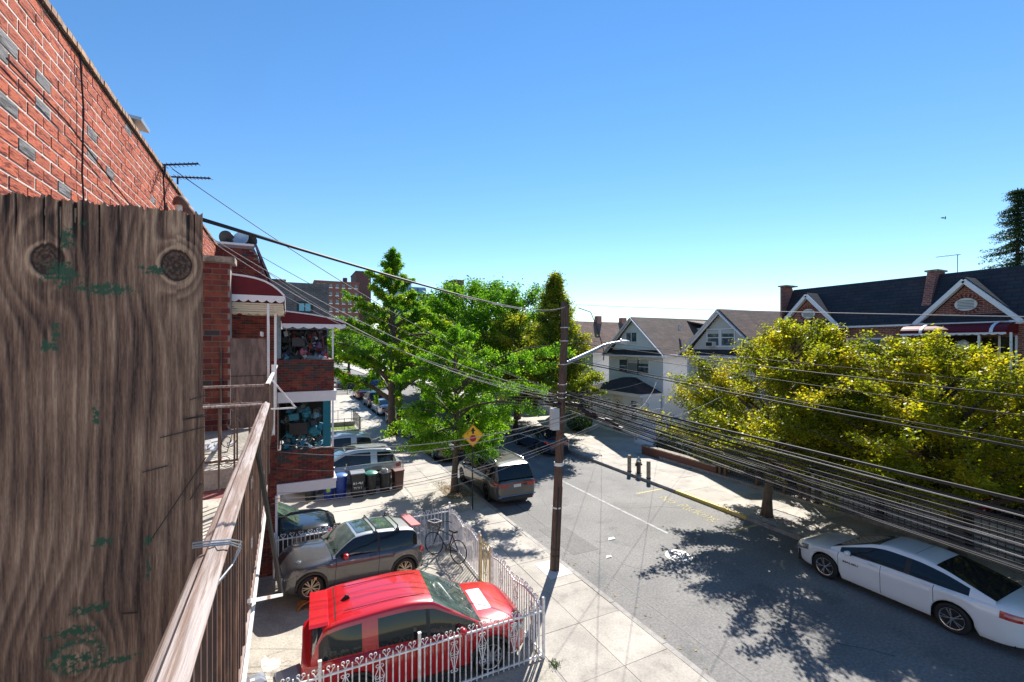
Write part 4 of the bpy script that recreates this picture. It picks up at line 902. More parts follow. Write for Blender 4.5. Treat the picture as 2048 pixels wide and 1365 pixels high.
for k, (x, y, lb) in enumerate(((.55, 12.72, 'orange steel wheel ramp under the hatchback wheel nearest the camera'), (.37, 14.14, 'orange steel wheel ramp under the far front wheel of the hatchback'))):
    t = thing('wheel_ramp', lb, 'ramp', (x, y, .13), R(7), 'ramps under the hatchback'); m_ = MB(); pts = [(-.34, 0), (-.24, .12), (-.1, .175), (.1, .175), (.24, .12), (.34, 0)]
    for (a, b), (c, d) in zip(pts, pts[1:]): m_.bar((a, 0, b), (c, 0, d), .26, .022)
    for s in (-.12, .12): m_.bar((-.2, s, .01), (.2, s, .01), .02)
    m_.build('ramp_frame', rampm, t)
# white saloon at the right kerb
sed, si = car('parked_sedan', 'white sedan parked at the right kerb in tree shade', SED, P_white, (14.95, 6.36, 0), R(90), rimmat=rims)
y_, z_ = si['side'](.78, .62)
tm = textmesh('MALIBU', .075, M('badge_black', (.05, .05, .06), .4), 'door_lettering', .002, sed, (.80, y_+.003, z_), (R(90), 0, R(180)), sx=1.5, offset=.002)
roofpatch('roof_seam', seam, si, sed, -.5, -.49, -.5, .5, .002)
# grey minivan
van, vi = car('parked_minivan', 'grey minivan with full width red tail lamps parked by the street tree', VAN, P_gun, (8.72, 19.72, 0), R(90), rimmat=rimd, cat='minivan')
MB().box(-2.6, -2.585, -.9, .9, .93, .98).build('tail_light_bar', tlm, van)
roofpatch('sunroof', glassb, vi, van, -.5, .35, -.48, .48, .008)
for s in (1, -1): MB().tube([(-1.9, s*.66, 1.73), (-1.8, s*.66, 1.80), (.3, s*.66, 1.80), (.45, s*.66, 1.72)], .02, 6).build('roof_rail', chrome, van, smooth=True)
roofpatch('roof_fin', blackp, vi, van, -1.35, -1.2, .1, .2, .05)
MB().box(-2.6, -2.585, -.88, .88, .42, .47).build('bumper_strip', P_bright, van)
# silver cars in the next drive
car('parked_suv', 'silver SUV with roof rails parked behind the row of dustbins', dict(SUV, L=4.7, W=1.86, arch=0), P_silver, (2.6, 22.95, .13), R(180), rimmat=rims)
ssv = bpy.data.objects['parked_suv.001']
for s in (1, -1): MB().tube([(-1.7, s*.64, 1.72), (-1.6, s*.64, 1.79), (.1, s*.64, 1.79), (.2, s*.64, 1.71)], .018, 6).build('roof_rail', blackp, ssv)
roofpatch('sunroof', glassd, dict(gsec=lambda x: [(0, 0)]*6+[(.7, 1.70), (.6, 1.735), (0, 1.765)]), ssv, -.35, .1, -.35, .35, .004)
car('parked_suv', 'second silver SUV farther back behind the first, half hidden by the brick house', dict(SUV, arch=0), P_silver, (2.2, 26.9, .13), R(180), rimmat=rims)
# black car behind the back fence with its door open
bc, _ = car('parked_car', 'black car backed under the balcony behind the white fence', dict(SUV, H=1.6, arch=0), P_black, (-.85, 16.35, .13), R(0), rimmat=rimd)
dr = thing('open_car_door', 'black car door with empty window frame standing open behind the white fence', 'car door', (0, 0, 0))
m_ = MB(); m_.box(-.2, 1.35, 15.16, 15.26, .35, 1.05); m_.build('door_panel', P_black, dr)
m_ = MB(); m_.tube([(-.2, 15.2, 1.05), (-.17, 15.2, 1.62), (.1, 15.2, 1.72), (.9, 15.2, 1.72), (1.08, 15.2, 1.66), (1.3, 15.2, 1.05)], .045, 8); m_.build('window_frame', M('matt_blue_black', (.02, .03, .045), .4), dr, smooth=True)
MB().box(1.3, 1.5, 15.1, 15.2, 1.05, 1.22).build('door_mirror', blackp, dr)
# cars down the street
row = [('parked_sedan', 'black sedan behind the grey minivan under the street trees', SED, P_black, 8.65, 27.6), ('parked_suv', 'dark maroon SUV at the left kerb beside the far ginkgo trunk', SUV, P_maroon, 8.65, 38.9), ('parked_suv', 'dark blue SUV between the black sedan and the maroon SUV', SUV, P_blue, 8.65, 33.3),
    ('parked_sedan', 'older white silver sedan seen left of the far ginkgo trunk', SED, P_silver, 8.7, 46.6), ('parked_suv', 'black SUV parked just beyond the white silver sedan', SUV, P_black, 8.7, 52.3), ('parked_sedan', 'maroon sedan parked by the stop sign corner', SED, P_maroon, 8.6, 60.8)]
for nm, lb, S_, p_, x, y in row: car(nm, lb, dict(S_, arch=0), p_, (x, y, 0), R(90), rimmat=rims, lod=0)
row2 = [('parked_sedan', 'dark blue sedan at the right kerb seen beside the utility pole', SED, P_blue, 14.9, 26.1), ('parked_truck', 'silver SUV at the right kerb glimpsed through the ginkgo leaves', SUV, P_silver, 14.9, 34.2), ('parked_suv', 'black SUV at the right kerb farther along under the trees', SUV, P_black, 14.9, 40.2), ('parked_sedan', 'red sedan at the right kerb deep under the trees', SED, P_red, 14.9, 46.5)]
for nm, lb, S_, p_, x, y in row2: car('parked_suv' if S_ is SUV else 'parked_sedan', lb, dict(S_, arch=0), p_, (x, y, 0), R(90), rimmat=rims, lod=0)
for nm, lb, S_, p_, x, y, rz in (('parked_suv', 'white SUV far beyond the crossing left of the stop sign', SUV, P_white, 8.4, 86, 90), ('parked_sedan', 'bright blue sedan turning at the crossing behind the stop sign', SED, P_bright, 12.6, 79.5, 10), ('parked_sedan', 'dark blue sedan waiting at the crossing', SED, P_blue, 9.2, 74.5, 10), ('parked_suv', 'dark green SUV far away behind the white one', SUV, paintm('dark_green_paint', (.01, .08, .05)), 7.9, 93, 90)):
    car(nm, lb, dict(S_, arch=0), p_, (x, y, 0), R(rz), rimmat=rims, lod=0)
# car glimpses behind the right fence
car('parked_sedan', 'red car in the shady yard behind the right fence', dict(SED, arch=0), P_red, (22.2, 9.6, .1), R(90), rimmat=rims, lod=0)
car('parked_suv', 'blue grey SUV in the shady yard farther behind the right fence', dict(SUV, arch=0), paintm('blue_grey_paint', (.1, .17, .26), .4), (22.3, 15.2, .1), R(90), rimmat=rims, lod=0)
# ------------------------------------------------------------------ white ornamental fence round the yard
def finial(m, w=.015):   # a pair of curls around the middle picket
    for s in (-1, 1):
        pts = []
        for k in range(11):
            a = -1.2+k*.5; r_ = .034*(1-.055*k); pts.append((s*(.035+r_*math.cos(a)), 0, .115+r_*math.sin(a)))
        for a, b in zip(pts, pts[1:]): m.bar(a, b, w*.8, w)
        m.bar((0, 0, 0), (s*.04, 0, .085), w*.8, w)
    return m
def diamond(m, w=.014):
    for s in (-1, 1):
        m.bar((0, 0, .62), (s*.085, 0, .42), w); m.bar((s*.085, 0, .42), (0, 0, .05), w)
        for zc, sg in ((.6, 1), (.40, -1), (.30, 1), (.07, -1)):
            pts = [(s*(.042+.034*math.cos(a)*(1-.05*k)), 0, zc+.034*math.sin(a)*(1-.05*k)*sg) for k, a in enumerate(np.linspace(3.1, -1.9, 9))]
            for a, b in zip(pts, pts[1:]): m.bar(a, b, w*.8, w)
    return m
fin_me = finial(MB()).mesh('scroll', white_m); dia_me = diamond(MB()).mesh('scroll_panel', white_m)
pk = MB().box(-.011, .011, -.011, .011, 0, 1).mesh('picket', white_m); pkr = MB().box(-.011, .011, -.011, .011, 0, 1).mesh('picket', white_r); pkc = MB().box(-.009, .009, -.009, .009, 0, 1).mesh('picket', cream_m)
finc = finial(MB()).mesh('scroll', cream_m); diac = diamond(MB()).mesh('scroll_panel', cream_m)
def ofence(name, label, p0, p1, posts, zb=.2, zr=1.13, sp=.116, dia=(), arch=None, mats=(white_m, pk, fin_me, dia_me), group=None, postw=.05, ph=1.4):
    t = thing(name, label, 'fence', (0, 0, 0), group=group); p0 = Vector(p0); p1 = Vector(p1); d = (p1-p0); L = d.length; d.normalize(); rz = math.atan2(d.y, d.x); n = int(L/sp)
    za = (lambda s: zr+arch(s)) if arch else (lambda s: zr)
    for zz, f_ in ((zb, lambda s: zb), (0, za)):
        m = MB(); q = 1 if not arch or f_(0) == zb else 40
        for k in range(q): a, b = L*k/q, L*(k+1)/q; m.bar(p0+d*a+Vector((0, 0, f_(a))), p0+d*b+Vector((0, 0, f_(b))), .03, .032)
        m.build('rail', mats[0], t)
    for k in range(1, n):
        s = k*L/n; P = p0+d*s; top = za(s)+(.10 if k % 2 else .0)
        put(mats[1], 'picket', t, P+Vector((0, 0, zb-.07)), (0, 0, rz), (1, 1, top-zb+.07))
        if k % 2 == 0: put(mats[2], 'scroll', t, P+Vector((0, 0, za(s)+.01)), (0, 0, rz))
    for s in dia:
        k = round(s/L*n); put(mats[3], 'scroll_panel', t, p0+d*(k*L/n)+Vector((0, 0, .42)), (0, 0, rz))
    for s in posts:
        P = p0+d*s; w2 = postw/2; m = MB(); m.box(-w2, w2, -w2, w2, .12, ph); m.box(-w2-.006, w2+.006, -w2-.006, w2+.006, ph, ph+.018); m.build('post', mats[0], t, loc=(P.x, P.y, 0), rot=(0, 0, rz))
    return t
ofence('white_fence', 'white scrollwork steel fence in front of the red SUV', (-.5, 8.4, 0), (4.9, 8.4, 0), (.0, 2.4, 3.95, 5.4)[:0] or (0, 1.0, 2.72, 5.4), dia=(1.45, 2.0, 3.35, 4.0, 4.75))
ofence('white_fence', 'white scrollwork fence along the pavement beside the red SUV bonnet', (4.9, 8.46, 0), (4.9, 11.15, 0), (2.68,), dia=(.5, 1.3, 2.1), arch=lambda s: .10*abs(math.sin(math.pi*s/1.34)), mats=(white_m, pkr, fin_me, dia_me))
ofence('small_gate', 'narrow cream coloured scrollwork gate in the pavement fence', (4.9, 11.2, 0), (4.9, 11.95, 0), (0.02, .73), dia=(.37,), arch=lambda s: .12*math.sin(math.pi*s/.75), mats=(cream_m, pkc, finc, diac))
ofence('white_fence', 'white arched scrollwork fence panel between the cream gate and the bicycle corner', (4.9, 12.0, 0), (4.9, 14.6, 0), (0.0, 2.65), dia=(.5, 1.2, 2.0), arch=lambda s: .13*abs(math.sin(math.pi*s/1.32)), ph=1.48)
ofence('white_fence', 'white scrollwork steel fence behind the silver hatchback', (-.34, 14.66, 0), (4.86, 14.66, 0), (0, 3.0), dia=(.62, 1.9, 2.5, 3.7, 4.4), zr=1.2)
# rubbish bags / grey lids at the lower edge
for k, (u, v, s, lb) in enumerate(((580, 1352, .24, 'grey plastic bin lid below the front fence, larger one'), (510, 1362, .17, 'grey plastic bin lid below the front fence, smaller left one'))):
    p = AZ(u, v, .9); t = thing('lidded_bin', lb, 'bin', (p.x, p.y, .12), R(12), 'grey bins before the front fence'); MB().box(-s, s, -s*.8, s*.8, 0, .76).build('bin_body', M('grey_plastic', (.16, .17, .19), .4), t)
    m_ = MB(); m_.lathe([(.001, .07), (s*.7, .06), (s*1.25, .02), (s*1.3, -.02)], 4); o = m_.build('lid', M('grey_lid', (.24, .26, .30), .35), t); o.location = (0, 0, .78); o.rotation_euler = (0, 0, R(45)); o.scale = (1, 1, 1)
# ------------------------------------------------------------------ bicycle
bk = thing('bicycle', 'black bicycle with wire basket leaning in the white fence corner', 'bicycle', (4.42, 13.62, .13), R(112), rot=Euler((R(7), 0, R(118))))
tr_ = MB()
ty_ = MB(); ty_.tube([(.33*math.cos(a), 0, .33*math.sin(a)) for a in np.linspace(0, 2*math.pi, 33)], .017, 6, cap=False); ty_ = ty_.mesh('tyre', black, 'all')
sp_ = MB(); [sp_.bar((0, 0, 0), (.32*math.cos(a), 0, .32*math.sin(a)), .003) for a in np.linspace(0, 2*math.pi, 17)[:-1]]; sp_.tube([(0, -.04, 0), (0, .04, 0)], .02, 8); sp_ = sp_.mesh('spokes', chrome)
for x, rz in ((-.5, 0), (.55, R(14))):
    wq = put(None, 'wheel', bk, (x, 0, .345), (0, 0, rz)); put(ty_, 'tyre', wq); put(sp_, 'spokes', wq)
fr = MB(); A0 = (-.5, 0, .345); BB = (-.08, 0, .29); ST = (-.22, 0, .82); HT = (.38, 0, .80); HB = (.42, 0, .68); FW = (.55, 0, .345)
for a, b in ((A0, BB), (BB, ST), (A0, (-.2, 0, .76)), (BB, HB), ((-.2, 0, .74), HT)): fr.tube([a, b], .016, 8)
fr.tube([(.36, 0, .9), HB, (.47, .0, .6), FW], .017, 8); fr.build('frame', blackm, bk, smooth=True)
MB().tube([(.36, 0, .9), (.35, 0, 1.0), (.36, .12, 1.03), (.28, .3, 1.02), (.14, .31, 1.0)], .012, 6).tube([(.35, 0, 1.0), (.36, -.12, 1.03), (.28, -.3, 1.02), (.14, -.31, 1.0)], .012, 6).build('handlebar', blackm, bk, smooth=True)
MB().prism([(-.36, .0), (-.34, .09), (-.2, .04), (-.06, .02), (-.06, -.02), (-.2, -.04), (-.34, -.09)], .86, .91, 'z').build('saddle', black, bk)
MB().lathe([(.001, -.005), (.09, -.005), (.09, .005), (.001, .005)], 20, (BB[0], .05, BB[2]), 'y').build('chainring', chrome, bk)
MB().bar((BB[0], .07, BB[2]), (BB[0]+.12, .07, BB[2]-.1), .018).bar((BB[0], -.07, BB[2]), (BB[0]-.12, -.07, BB[2]+.1), .018).build('crank', chrome, bk)
bs = MB(); x0, x1, z0, z1 = .44, .74, .78, 1.02
for q in range(8):
    z = lerp(z0, z1, q/7)
    for a, b in (((x0, -.17), (x1, -.17)), ((x1, -.17), (x1, .17)), ((x1, .17), (x0, .17)), ((x0, .17), (x0, -.17))): bs.bar((*a, z), (*b, z), .006 if q < 7 else .014)
for q in range(8):
    for a, b in (((x0, -.17), (x1, -.17)), ((x0, .17), (x1, .17))): x = lerp(x0, x1, q/7); bs.bar((x, a[1], z0), (x, a[1], z1), .005)
    y = lerp(-.17, .17, q/7); bs.bar((x0, y, z0), (x0, y, z1), .005); bs.bar((x1, y, z0), (x1, y, z1), .005); bs.bar((x0, y, z0), (x1, y, z0), .005)
bs.build('basket', blackm, bk)
MB().box(x0-.01, x1+.01, -.18, .18, z1-.01, z1+.012).build('basket_rim', galv, bk) if False else None
MB().bar((x0, -.17, z1), (x1, -.17, z1), .016).bar((x1, -.17, z1), (x1, .17, z1), .016).bar((x1, .17, z1), (x0, .17, z1), .016).bar((x0, .17, z1), (x0, -.17, z1), .016).build('basket_rim', white_m, bk)
# ------------------------------------------------------------------ dustbins behind the next drive
def dustbin(name, label, loc, mat, lid, style, h=.95, r=.27, rz=0, txt=None):
    t = thing(name, label, 'dustbin', loc, rz, 'dustbins in a row before the silver SUV')
    if style == 'square':
        m = MB(); a, b = r*.78, r; m.v += [(-a, -a, 0), (a, -a, 0), (a, a, 0), (-a, a, 0), (-b, -b, h), (b, -b, h), (b, b*1.15, h), (-b, b*1.15, h)]
        for f in ((0, 3, 2, 1), (4, 5, 6, 7), (0, 1, 5, 4), (1, 2, 6, 5), (2, 3, 7, 6), (3, 0, 4, 7)): m.f.append(f); m.mi.append(0)
        m.build('bin_body', mat, t); m = MB(); m.prism([(-b-.03, h), (b*1.25, h), (b*1.2, h+.05), (0, h+.1), (-b-.02, h+.04)], -b-.02, b+.02, 'x'); m.build('lid', lid, t)
        m = MB(); m.bar((-b, b*1.35, h+.02), (b, b*1.35, h+.02), .03); m.build('handle', mat, t)
        for s in (-1, 1): MB().lathe([(.001, -.03), (.09, -.03), (.09, .03), (.001, .03)], 14, (0, 0, 0), 'x' if False else 'y').build('wheel', black, t, loc=(s*a, a, .09), rot=(0, 0, R(90)))
        if txt:
            for k, s_ in enumerate(txt): textmesh(s_, .19, M('white_spray', (.75, .75, .75), .8), 'lettering', .001, t, (0, -lerp(a, b, .62-k*.2)-.004, h*(.62-k*.2)), (R(85), 0, 0), sx=.95, offset=.004)
    else:
        m = MB(); m.lathe([(r*.78, 0), (r*.84, .2), (r*.95, h*.85), (r*1.0, h*.86), (r*1.04, h)], 20); m.build('bin_body', mat, t, smooth=True)
        if lid: m = MB(); m.lathe([(r*1.1, -.03), (r*1.1, .02), (r*.8, .07), (r*.3, .1), (.001, .1)], 20); m.build('lid', lid, t, smooth=True, loc=(0, 0, h))
        for s in (-1, 1): MB().tube([(s*r, -.08, h*.8), (s*(r+.06), -.08, h*.78), (s*(r+.06), .08, h*.78), (s*r, .08, h*.8)], .012, 6).build('handle', mat, t)
    return t
pb = M('blue_plastic', (.01, .05, .30), .4); pbk = M('black_plastic_bin', (.02, .022, .025), .45); pgr = M('green_plastic_lid', (.05, .22, .17), .4); pbr = M('brown_plastic', (.09, .035, .03), .45); pcl = M('clear_film_lid', (.3, .32, .34), .25)
Yb = 21.3
dustbin('recycling_bin', 'blue round recycling bin half under the brick house trim, with green notice', (1.62, Yb-.1, .13), pb, pb, 'round', .9, .25)
MB().box(1.50, 1.66, Yb-.40, Yb-.38, .5, .75).build('notice', M('lime_notice', (.35, .6, .1), .5), bpy.data.objects['recycling_bin']).matrix_parent_inverse = Matrix.Translation((-1.62, -Yb+.1, -.13))
dustbin('recycling_bin', 'blue recycling bin with cloudy lid just right of the brick house edge', (2.1, Yb-.1, .13), pb, M('pale_blue_lid', (.1, .2, .45), .3), 'round', .95, .27)
dustbin('wheeled_bin', 'tall black wheeled bin with white sprayed house number', (2.78, Yb-.25, .13), pbk, pcl, 'square', 1.02, .28, txt=('81-43', '97ST'))
dustbin('round_bin', 'black round dustbin with pale green lid', (3.38, Yb-.2, .13), pbk, pgr, 'round', .92, .27)
t_ = dustbin('round_bin', 'black round dustbin overflowing with a white rubbish bag', (4.0, Yb-.1, .13), pbk, None, 'round', .88, .28)
clump((4.0, Yb-.1, .9), .36, cl_cols[3], 'rubbish_bag', 'white rubbish bag stuffed in the top of a black bin', 'bag', 99)
dustbin('wheeled_bin', 'brown wheeled food waste bin at the right end of the row', (4.6, Yb-.05, .13), pbr, M('brown_lid', (.16, .06, .05), .4), 'square', .85, .22, rz=R(10))
dustbin('round_bin', 'dark dustbin standing deep under the brick house balcony', (.9, Yb+.1, .13), pbk, pbk, 'round', .8, .26)
# mesh fence behind bins
cf = thing('wire_fence', 'grey chain link fence running between the dustbins and the silver SUV', 'fence')
m_ = MB()
for k in range(60):
    x = -.2+k*.085; m_.bar((x, 21.75, .15), (min(x+1.1, 4.95), 21.75, .15+min(1.1, 4.95-x)), .005); m_.bar((x, 21.75, 1.25), (min(x+1.1, 4.95), 21.75, 1.25-min(1.1, 4.95-x)), .005)
m_.build('mesh', galv, cf); MB().tube([(-.2, 21.75, 1.27), (4.95, 21.75, 1.27)], .018, 6).build('top_rail', galv, cf)
for x in (-.1, 2.4, 4.95): MB().tube([(x, 21.75, .1), (x, 21.75, 1.4)], .028, 8).build('post', galv, cf)
# black railing round the lawn further along
bf = thing('black_railing', 'black picket railing round the small lawn farther up the left pavement', 'railing')
ip = MB().box(-.012, .012, -.012, .012, 0, 1).mesh('picket', blackm)
m_ = MB(); m_.bar((-1, 36.7, 1.15), (5.1, 36.7, 1.15), .03); m_.bar((5.1, 36.7, 1.15), (5.1, 41.5, 1.15), .03); m_.bar((5.1, 36.7, .4), (5.1, 41.5, .4), .025); m_.bar((-1, 41.5, 1.15), (5.1, 41.5, 1.15), .03); m_.build('rail', blackm, bf)
for k in range(12): put(ip, 'picket', bf, (5.1, 36.7+k*.42, .12), None, (1.5, 1.5, 1.1))
for k in range(6): put(ip, 'picket', bf, (-.5+k*1.1, 36.7, .12), None, (1.5, 1.5, 1.1)); put(ip, 'picket', bf, (-.5+k*1.1, 41.5, .12), None, (1.5, 1.5, 1.1))
# ------------------------------------------------------------------ utility pole, street lamp, signs
wood = M('creosote_pole_wood', (.13, .08, .058), .85, col2=(.07, .042, .032), ns=9, stretch=(4, 4, .25), fine=.35, fs=14, bump=.7, bs=25)
up = thing('utility_pole', 'tall brown wooden utility pole leaning slightly at the left kerb', 'utility pole', (7.1, 11.55, .0))
def PZ(z): return Vector((7.1+.052*z, 11.55, z))
PZr = lambda z: Vector((.052*z, 0, z))
MB().tube([PZr(z) for z in (.1, 2, 4, 6, 8.0)], [.138, .132, .124, .115, .105], 16).build('pole', wood, up, smooth=True)
m_ = MB(); m_.box(-.17, .05, -.06, .02, .0, .9)
o = m_.build('pole_top_bracket', wood, up, loc=PZr(7.2)); o.scale = (.7, 1, 1)
MB().lathe([(.001, .0), (.05, .0), (.06, .1), (.03, .13), (.001, .14)], 10, PZr(7.95)+Vector((-.09, 0, 0))).build('insulator', blackm, up, smooth=True)
for z, m__, h_ in ((3.2, platem, .1), (1.95, platem, .045), (.55, blackm, .05), (.75, blackm, .03)):
    p = PZr(z); MB().lathe([(.142, 0), (.142, h_), (.12, h_)], 18, p).build('band', m__, up)
for s in (-1, 1): MB().tube([PZr(.15)+Vector((s*.06, -.14, 0)), PZr(2.6)+Vector((s*.06, -.13, 0))], .02, 6).build('conduit', wood if s > 0 else blackm, up)
p = PZr(4.55); MB().box(p.x-.33, p.x-.12, -.12, .1, 4.28, 4.92).build('equipment_box', M('grey_box_paint', (.52, .55, .56), .5), up)
MB().box(p.x-.2, p.x+.25, -.1, .12, 5.02, 5.08).build('cable_arm', wirem, up)
for z in (5.35, 5.2, 5.6, 6.2, 6.9, 7.3): MB().lathe([(.14, 0), (.14, .03), (.1, .03)], 14, PZr(z)).build('band', galv, up)
la = thing('street_lamp', 'grey street lamp arm reaching right from the utility pole over the road', 'street lamp', (0, 0, 0))
a_ = PZ(6.25)+Vector((.12, 0, 0)); e1 = Vector((9.55, 11.75, 6.87)); e2 = Vector((10.0, 11.78, 6.9))
lamppts = [a_, a_.lerp(e1, .45)+Vector((0, 0, .03)), a_.lerp(e1, .75)+Vector((0, 0, .07)), e1, e1+Vector((.2, 0, .02))]
MB().tube(lamppts, [.062, .055, .045, .04, .035], 10).build('arm', galv, la, smooth=True)
m_ = MB(); m_.lathe([(.001, .42), (.05, .40), (.085, .3), (.095, .1), (.06, -.0), (.03, -.1)], 12); o = m_.build('lamp_head', M('pale_grey_enamel', (.55, .57, .6), .4), la, smooth=True, loc=(9.72, 11.77, 6.9), rot=(0, R(88), 0)); o.scale = (.55, 1, 1)
MB().box(9.85, 10.05, 11.71, 11.83, 6.83, 6.86).build('lens', M('lamp_lens', (.5, .5, .45), .2), la)
MB().lathe([(.03, 0), (.03, .05), (.001, .06)], 8, (9.8, 11.77, 6.94)).build('photocell', galv, la)
MB().tube([Vector((8.0, 11.6, 7.93)), (8.5, 11.65, 7.82), (8.75, 11.7, 7.4), (8.95, 11.7, 6.9), (9.05, 11.7, 6.6), (9.03, 11.7, 6.3)], .014, 6).build('drop_wire', wirem, la)
# stop-ahead warning sign
yel = M('sign_yellow', (.95, .50, .015), .45); redm = M('sign_red', (.45, .006, .03), .45); blks = M('sign_black', (.01, .01, .01), .6); wh = M('sign_white', (.8, .8, .8), .5)
sg = thing('warning_sign', 'yellow diamond sign with black arrow above a red octagon', 'road sign', (6.72, 17.2, 0))
MB().tube([(0, 0, .1), (0, 0, 3.45)], .03, 8).build('post', blackm, sg)
pl = put(None, 'sign_plate', sg, (0, -.05, 3.14), (0, 0, R(-4)))
def diam(r_, y0, y1, mat, nm): MB().prism([(0, -r_), (r_, 0), (0, r_), (-r_, 0)], y0, y1, 'y').build(nm, mat, pl)
diam(.46, 0, .006, yel, 'yellow_face'); diam(.44, -.003, 0, blks, 'black_border'); diam(.425, -.006, -.003, yel, 'inner_face')
MB().prism([(.115*math.cos(a)/math.cos(R(22.5))*1.15, -.115+.115*math.sin(a)/math.cos(R(22.5))*1.15) for a in [R(22.5+45*k) for k in range(8)]], -.012, -.006, 'y').build('red_octagon', redm, pl)
MB().prism([(-.035, .07), (-.035, .17), (-.10, .17), (0, .33), (.10, .17), (.035, .17), (.035, .07)], -.012, -.006, 'y').build('arrow', blks, pl)
ss = thing('stop_sign', 'red octagonal STOP sign on a thin post at the far crossing', 'road sign', (7.2, 64.2, 0))
MB().tube([(0, 0, .1), (0, 0, 3.6)], .04, 8).build('post', blackm, ss)
MB().prism([(.44*math.cos(a), 2.85+.44*math.sin(a)) for a in [R(22.5+45*k) for k in range(8)]], -.07, -.05, 'y').build('sign_plate', wh, ss)
MB().prism([(.40*math.cos(a), 2.85+.40*math.sin(a)) for a in [R(22.5+45*k) for k in range(8)]], -.08, -.072, 'y').build('red_face', M('stop_red', (.6, .01, .01), .45), ss)
textmesh('STOP', .34, wh, 'lettering', .004, ss, (0, -.086, 2.85), (R(90), 0, 0), sx=.9, offset=.008)
MB().box(-.5, .5, -.02, .02, 3.42, 3.6).box(-.02, .02, -.5, .5, 3.64, 3.82).build('street_name_plate', M('dark_green_plate', (.01, .10, .05), .5), ss)
# hydrant and bollards
hy = thing('fire_hydrant', 'dark fire hydrant with silver cap between two bollards', 'hydrant', (16.35, 18.25, .13)); hb = M('hydrant_black', (.045, .035, .032), .5)
MB().lathe([(.17, 0), (.17, .04), (.11, .05), (.11, .55), (.14, .56), (.14, .6), (.12, .61)], 18).build('barrel', hb, hy, smooth=True)
MB().lathe([(.12, .6), (.125, .66), (.10, .74), (.05, .79), (.03, .8), (.03, .85), (.001, .85)], 18).build('cap', chrome, hy, smooth=True)
for a in (0, 90, 180): MB().lathe([(.05, .0), (.05, .06), (.065, .06), (.065, .09), (.001, .1)], 12, (0, 0, 0), 'z').build('outlet', hb, hy, loc=(.1*math.cos(R(a)), .1*math.sin(R(a)), .45), rot=(0, R(90), R(a)))
bom = M('bollard_tan', (.34, .28, .22), .7, col2=(.2, .16, .13), ns=10)
for (x, y, lb) in ((15.98+.18, 18.75, 'tan steel bollard left of the hydrant'), (16.18, 17.35, 'tan steel bollard right of the hydrant')):
    t = thing('bollard', lb, 'bollard', (x, y, .13), group='bollards guarding the hydrant'); MB().lathe([(.10, 0), (.10, .82), (.08, .86), (.001, .87)], 16).build('shaft', bom, t, smooth=True); MB().lathe([(.13, 0), (.12, .03), (.1, .04)], 16).build('collar', blackm, t)
# ------------------------------------------------------------------ right hand fence: posts, iron pickets, grey screen
rf = thing('garden_fence', 'low black iron fence with wooden posts and kerb behind the right pavement', 'fence')
MB().box(19.45, 19.75, -10, 20, .1, .28).build('kerb_wall', curbm, rf)
for y in (15.9, 15.6, 13.9, 12.6, 11.9, 11.6): MB().box(19.5, 19.62, y-.06, y+.06, .2, 1.32).build('post', M('post_brown', (.12, .08, .05), .8), rf)
MB().bar((19.56, 11.5, 1.22), (19.56, 16, 1.22), .03).bar((19.56, 11.5, .4), (19.56, 16, .4), .03).build('rail', blackm, rf)
for k in range(44): put(ip, 'picket', rf, (19.56, 11.55+k*.1, .28), None, (.8, .8, 1.0))
gf = thing('screen_fence', 'black railing backed with pale grey slat screen behind the white sedan', 'fence')
for y in (11.2, 9.0, 6.6, 4.3, 2.0, -.3): MB().box(19.48, 19.66, y-.09, y+.09, .28, 1.55).build('post', blackm, gf)
slm = MB().box(0, .02, -.095, .095, .32, 1.42).mesh('slat', M('pale_grey_slat', (.40, .42, .44), .6, rnd=.08))
for k in range(68): put(slm, 'slat', gf, (19.62, -2+k*.2, 0))
MB().bar((19.56, -4, 1.45), (19.56, 11.2, 1.45), .04).bar((19.56, -4, .42), (19.56, 11.2, .42), .03).build('rail', blackm, gf)
for k in range(72): put(ip, 'picket', gf, (19.55, -2+k*.18, .28), None, (.7, .7, 1.25))
hm = thing('garden_wall', 'low brown garden wall with hedge plants in front of the white houses', 'wall')
MB().box(19.5, 19.8, 16.1, 21.5, .1, .6).build('wall_base', M('brown_brick_wall', (.14, .06, .045), .9, fine=.3), hm); MB().box(19.45, 19.85, 16.1, 21.5, .6, .67).build('coping', stone, hm)
# plank boards shallow steps of house 1
sp = thing('front_steps', 'white painted front steps with railing leading to the white gabled house', 'steps')
for k in range(6): MB().box(21.3+k*.3, 24.3, 22.4, 24.2, .1+k*.17, .1+(k+1)*.17).build('step', trimw, sp)
spm = MB().box(-.015, .015, -.015, .015, 0, .85).mesh('baluster', trimw)
for y in (22.4, 24.2):
    MB().bar((21.3, y, 1.0), (23.2, y, 2.0), .05).build('handrail', trimw, sp)
    for k in range(9): put(spm, 'baluster', sp, (21.35+k*.23, y, .15+k*.115))
